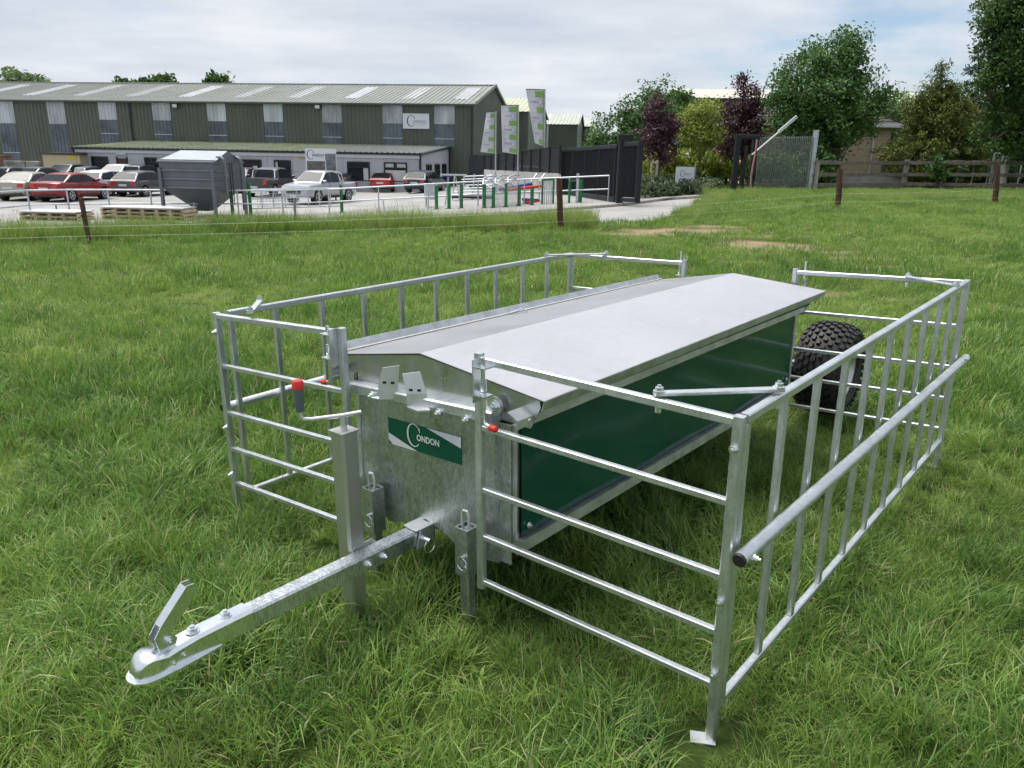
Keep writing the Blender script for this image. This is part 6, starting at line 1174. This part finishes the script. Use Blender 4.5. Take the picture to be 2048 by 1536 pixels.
bush('dock_plant', 'small leafy plant growing against the post and rail fence', 'plant', [lobe(1880, 335, 39, 14, 26), lobe(1925, 345, 39, 10, 16)], 600, .10, 'green', 20, gb(1890, 39), 'plants by the fence', clump=.2)
bush('wild_shrub', 'tangled shrub in the palisade corner', 'shrub', [lobe(1640, 335, 38.5, 24, 40), lobe(1600, 355, 38.5, 24, 20)], 2200, .12, 'green', 21, gb(1630, 38.5), 'plants by the fence', clump=.28)
# ------------------------------------------------------------------ grass: tufts of curved blades scattered over the field
def grass_mat(name, stops, dry):
    m, t, b = mat_new(name)
    ai = t.nodes.new('ShaderNodeAttribute'); ai.attribute_type = 'INSTANCER'; ai.attribute_name = 'tint'
    oi = t.nodes.new('ShaderNodeObjectInfo')
    bl = t.nodes.new('ShaderNodeAttribute'); bl.attribute_name = 'blade'
    f = M('ADD', M('ADD', M('MULTIPLY', ai.outputs['Fac'], 0.58, tree=t), M('MULTIPLY', bl.outputs['Fac'], 0.42, tree=t), tree=t), M('MULTIPLY', oi.outputs['Random'], 0.10, tree=t), tree=t)
    col = ramp(f, stops, t)
    # some blades are dead straw
    mx = t.nodes.new('ShaderNodeMix'); mx.data_type = 'RGBA'
    t.links.new(M('GREATER_THAN', bl.outputs['Fac'], dry, tree=t), mx.inputs['Factor']); t.links.new(col, mx.inputs['A']); mx.inputs['B'].default_value = (0.46, 0.43, 0.22, 1)
    cc = mx.outputs['Result']
    t.links.new(cc, b.inputs['Base Color']); b.inputs['Roughness'].default_value = 0.42; b.inputs['Specular IOR Level'].default_value = 0.38
    tr = t.nodes.new('ShaderNodeBsdfTranslucent'); t.links.new(cc, tr.inputs['Color'])
    ms = t.nodes.new('ShaderNodeMixShader'); ms.inputs[0].default_value = 0.38
    t.links.new(b.outputs[0], ms.inputs[1]); t.links.new(tr.outputs[0], ms.inputs[2]); t.links.new(ms.outputs[0], t.nodes['Material Output'].inputs['Surface'])
    return m
GM = grass_mat('grass_blades', [(0.04, (0.052, 0.118, 0.034)), (0.28, (0.118, 0.228, 0.048)), (0.54, (0.210, 0.345, 0.064)), (0.80, (0.345, 0.465, 0.115)), (0.98, (0.50, 0.54, 0.23))], 0.948)
GT = grass_mat('tall_grass_blades', [(0.10, (0.085, 0.18, 0.034)), (0.4, (0.170, 0.30, 0.052)), (0.7, (0.275, 0.39, 0.085)), (0.95, (0.42, 0.46, 0.18))], 0.92)
def tuft(name, n, rad, l0, l1, w0, w1, lean, mat, segs=4, seed=0, heads=0):
    g = np.random.default_rng(seed); V = []; F = []; B = []
    for k in range(n):
        a = g.uniform(0, 2*math.pi); r = rad*math.sqrt(g.random()); az = a+g.normal(0, 0.9); ln = g.uniform(l0, l1); wd = g.uniform(w0, w1)
        le = lean*g.uniform(0.25, 1.25); cv = g.uniform(0.3, 1.5)*lean; x, y, z = r*math.cos(a), r*math.sin(a), -0.015
        dx, dy = math.cos(az), math.sin(az); px, py = -dy, dx; tw = g.normal(0, 0.6); o = len(V); bv = g.random(); ang = le*0.45
        for s in range(segs+1):
            q = s/segs; wq = wd*(1-q**1.7)*(0.75+0.5*min(q*4, 1)*0.5)+0.0002
            tx, ty = px*math.cos(tw)+dx*math.sin(tw)*0.6, py*math.cos(tw)+dy*math.sin(tw)*0.6
            V += [(x-tx*wq, y-ty*wq, z), (x+tx*wq, y+ty*wq, z)]; B += [bv, bv]
            st = ln/segs; x += dx*math.sin(ang)*st; y += dy*math.sin(ang)*st; z += math.cos(ang)*st; ang += cv/segs
        F += [(o+2*s, o+2*s+1, o+2*s+3, o+2*s+2) for s in range(segs)]
        if heads and k < heads:
            o = len(V); hx, hy, hz = V[o-1]
            V += [(hx-.004, hy, hz-.01), (hx+.004, hy, hz-.01), (hx+.006+dx*.01, hy+dy*.01, hz+.03), (hx+dx*.02, hy+dy*.02, hz+.075)]; B += [0.99]*4; F.append((o, o+1, o+2, o+3))
    me = bpy.data.meshes.new(name); me.from_pydata(V, [], F); me.update()
    at_ = me.attributes.new('blade', 'FLOAT', 'POINT'); at_.data.foreach_set('value', np.array(B, np.float32))
    me.polygons.foreach_set('use_smooth', [True]*len(me.polygons)); me.materials.append(mat)
    return bpy.data.objects.new(name, me)
def scatter(name, label, protos, pts, rot, scl, tint, idx):
    c = bpy.data.collections.new(name+'_tufts')
    for p in protos: c.objects.link(p)
    me = bpy.data.meshes.new(name); me.from_pydata([tuple(p) for p in pts], [], []); me.update()
    for nm, ty, key, dat in (('rot', 'FLOAT_VECTOR', 'vector', rot.ravel()), ('scl', 'FLOAT', 'value', scl), ('tint', 'FLOAT', 'value', tint)):
        a = me.attributes.new(nm, ty, 'POINT'); a.data.foreach_set(key, dat.astype(np.float32))
    a = me.attributes.new('idx', 'INT', 'POINT'); a.data.foreach_set('value', idx.astype(np.int32))
    o = link(name, me); tag(o, label, 'grass', kind='stuff')
    ng = bpy.data.node_groups.new(name, 'GeometryNodeTree')
    ng.interface.new_socket('Geometry', in_out='INPUT', socket_type='NodeSocketGeometry'); ng.interface.new_socket('Geometry', in_out='OUTPUT', socket_type='NodeSocketGeometry')
    gi = ng.nodes.new('NodeGroupInput'); go = ng.nodes.new('NodeGroupOutput'); ip = ng.nodes.new('GeometryNodeInstanceOnPoints'); ci = ng.nodes.new('GeometryNodeCollectionInfo')
    ci.inputs['Collection'].default_value = c; ci.inputs['Separate Children'].default_value = True; ci.inputs['Reset Children'].default_value = True
    def na_(nm, ty):
        n = ng.nodes.new('GeometryNodeInputNamedAttribute'); n.data_type = ty; n.inputs['Name'].default_value = nm; return n.outputs['Attribute']
    lk = ng.links.new; lk(gi.outputs[0], ip.inputs['Points']); lk(ci.outputs[0], ip.inputs['Instance']); ip.inputs['Pick Instance'].default_value = True
    er = ng.nodes.new('FunctionNodeEulerToRotation'); lk(na_('rot', 'FLOAT_VECTOR'), er.inputs[0]); lk(er.outputs[0], ip.inputs['Rotation'])
    lk(na_('idx', 'INT'), ip.inputs['Instance Index']); lk(na_('scl', 'FLOAT'), ip.inputs['Scale']); lk(ip.outputs[0], go.inputs[0])
    md = o.modifiers.new('scatter', 'NODES'); md.node_group = ng
    return o
FEET = [tuple((MF@Vector(p))[:2]) for p in ((1.09, .03, 0), (-1.09, -.04, 0), (-.066, -.215, 0), (1.12, -.08, 0), (1.05, 0.02, 0))]
def in_view(x, y, pad=0.35):     # keep what a camera at or near the photographer's place could see
    return (np.abs(x) < y*0.80+1.1) & (y > 0.75)
def strew(y0, y1, dens, g):
    x0, x1 = -(y1*0.8+1.1), y1*0.8+1.1; st = 1/math.sqrt(dens); gx_, gy_ = np.meshgrid(np.arange(x0, x1, st), np.arange(y0, y1, st))
    x = gx_.ravel()+g.uniform(-.55, .55, gx_.size)*st; y = gy_.ravel()+g.uniform(-.55, .55, gx_.size)*st; k = in_view(x, y); return x[k], y[k]
def lawn(x, y, g, size, protos, name, label):
    br = bare(x, y); keep = (g.random(len(x)) > smooth(.10, .55, br)*1.02) & (y < edge_y(x)+0.4); x, y = x[keep], y[keep]; br = br[keep]
    z = h_field(x, y); cl = fbm(x*1.5+5, y*1.5+2, 4); cs = fbm(x*5+50, y*5+31, 3); big = fbm(x*0.45+90, y*0.45+12, 3)
    lush = np.clip((cl-0.5)*3.4+0.5, 0, 1); straw = np.clip((fbm(x*0.9+23, y*0.9+71, 4)-0.54)*3.6, 0, 1)*(1-lush)
    s = size*(0.70+0.60*lush+0.25*(cs-0.5))*(1-0.45*br)*(1-0.14*straw)
    for fx, fy in FEET: s = s*(1-0.58*np.exp(-((x-fx)**2+(y-fy)**2)/0.013))
    tint = 0.40+0.75*(cs-0.5)+0.36*straw-0.36*(lush-0.5)+0.45*(big-0.5)+g.normal(0, 0.12, len(x))+0.012*np.clip(y-5, 0, 12)
    lean = 0.22+0.25*g.random(len(x)); la = 6.3*fbm(x*0.8+11, y*0.8+17, 3)*1.6+g.normal(0, 0.8, len(x))
    rot = np.stack([lean*np.cos(la), lean*np.sin(la), g.uniform(0, 6.283, len(x))], -1)
    return scatter(name, label, protos, np.stack([x, y, z], -1), rot, s, np.clip(tint, 0, 1), np.where(g.random(len(x)) < .965, g.integers(0, min(9, len(protos)), len(x)), len(protos)-1))
g = np.random.default_rng(5)
pr = [tuft('turf_patch', 250, .17, .045, .135, .0012, .0026, 1.25, GM, 3, k) for k in range(6)]+[tuft('turf_patch', 210, .14, .06, .18, .0014, .0029, 1.5, GM, 4, 40+k) for k in range(3)]
x, y = strew(0.9, 4.2, 66, g); pr += [tuft('weed_rosette', 13, .05, .06, .14, .010, .019, 1.8, GM, 4, 200+k) for k in range(2)]; lawn(x, y, g, 0.92, pr, 'near_grass', 'lush uneven green meadow grass around the feeder')
x, y = strew(4.2, 8.5, 32, g); pm = [tuft('turf_patch', 220, .24, .045, .125, .0020, .0036, 1.15, GM, 3, 60+k) for k in range(6)]
lawn(x, y, g, 0.95, pm, 'mid_grass', 'green meadow grass stretching behind the feeder')
x, y = strew(8.5, 36, 13, g); pf = [tuft('turf_patch', 190, .34, .045, .115, .0035, .006, 1.05, GM, 2, 80+k) for k in range(5)]
lawn(x, y, g, 0.95, pf, 'far_grass', 'short green pasture running to the fence')
# tall uncut grass under and beyond the wire fence
tp = [tuft('tall_tuft', 60, .24, .25, .62, .0030, .0055, .42, GT, 4, 100+k, 4) for k in range(6)]
x = g.uniform(-17, 1.7, 3400); fy = np.interp(x, [-17, -7.3, -4.2, -2.4, 1, 2.7], [12.0, 14.3, 15.6, 16.0, 16.5, 17.3]); y = fy+g.random(3400)*(edge_y(x)+1.5-fy)
k = (fbm(x*1.2, y*1.2, 3) > 0.34) & in_view(x, y)
# right-hand verge by the road and palisade
x2 = g.uniform(4.2, 17, 2100); y2 = np.where(x2 < 8.6, edge_y(x2)-g.uniform(-0.2, 1.5, 2100), g.uniform(26.5, 33.5, 2100)); k2 = (fbm(x2*.8, y2*.8, 3) > 0.42)
X = np.concatenate([x[k], x2[k2]]); Y = np.concatenate([y[k], y2[k2]]); Z = h_field(X, Y); n = len(X)
hg = np.concatenate([np.full(k.sum(), .74), np.full(k2.sum(), .50)])
sc = hg*(0.55+0.85*fbm(X*0.9+7, Y*0.9+3, 3))*(0.75+0.5*g.random(n)); tn = np.clip(0.42+1.2*(fbm(X*0.6+31, Y*0.6, 3)-0.5)+g.normal(0, .12, n)+np.concatenate([np.zeros(k.sum()), np.full(k2.sum(), .18)]), 0, 1)
rot = np.stack([g.normal(0, .13, n), g.normal(0, .13, n), g.uniform(0, 6.28, n)], -1)
scatter('tall_grass', 'tall seeding grass along the wire fence and road verge', tp, np.stack([X, Y, Z], -1), rot, sc, tn, g.integers(0, len(tp), n))
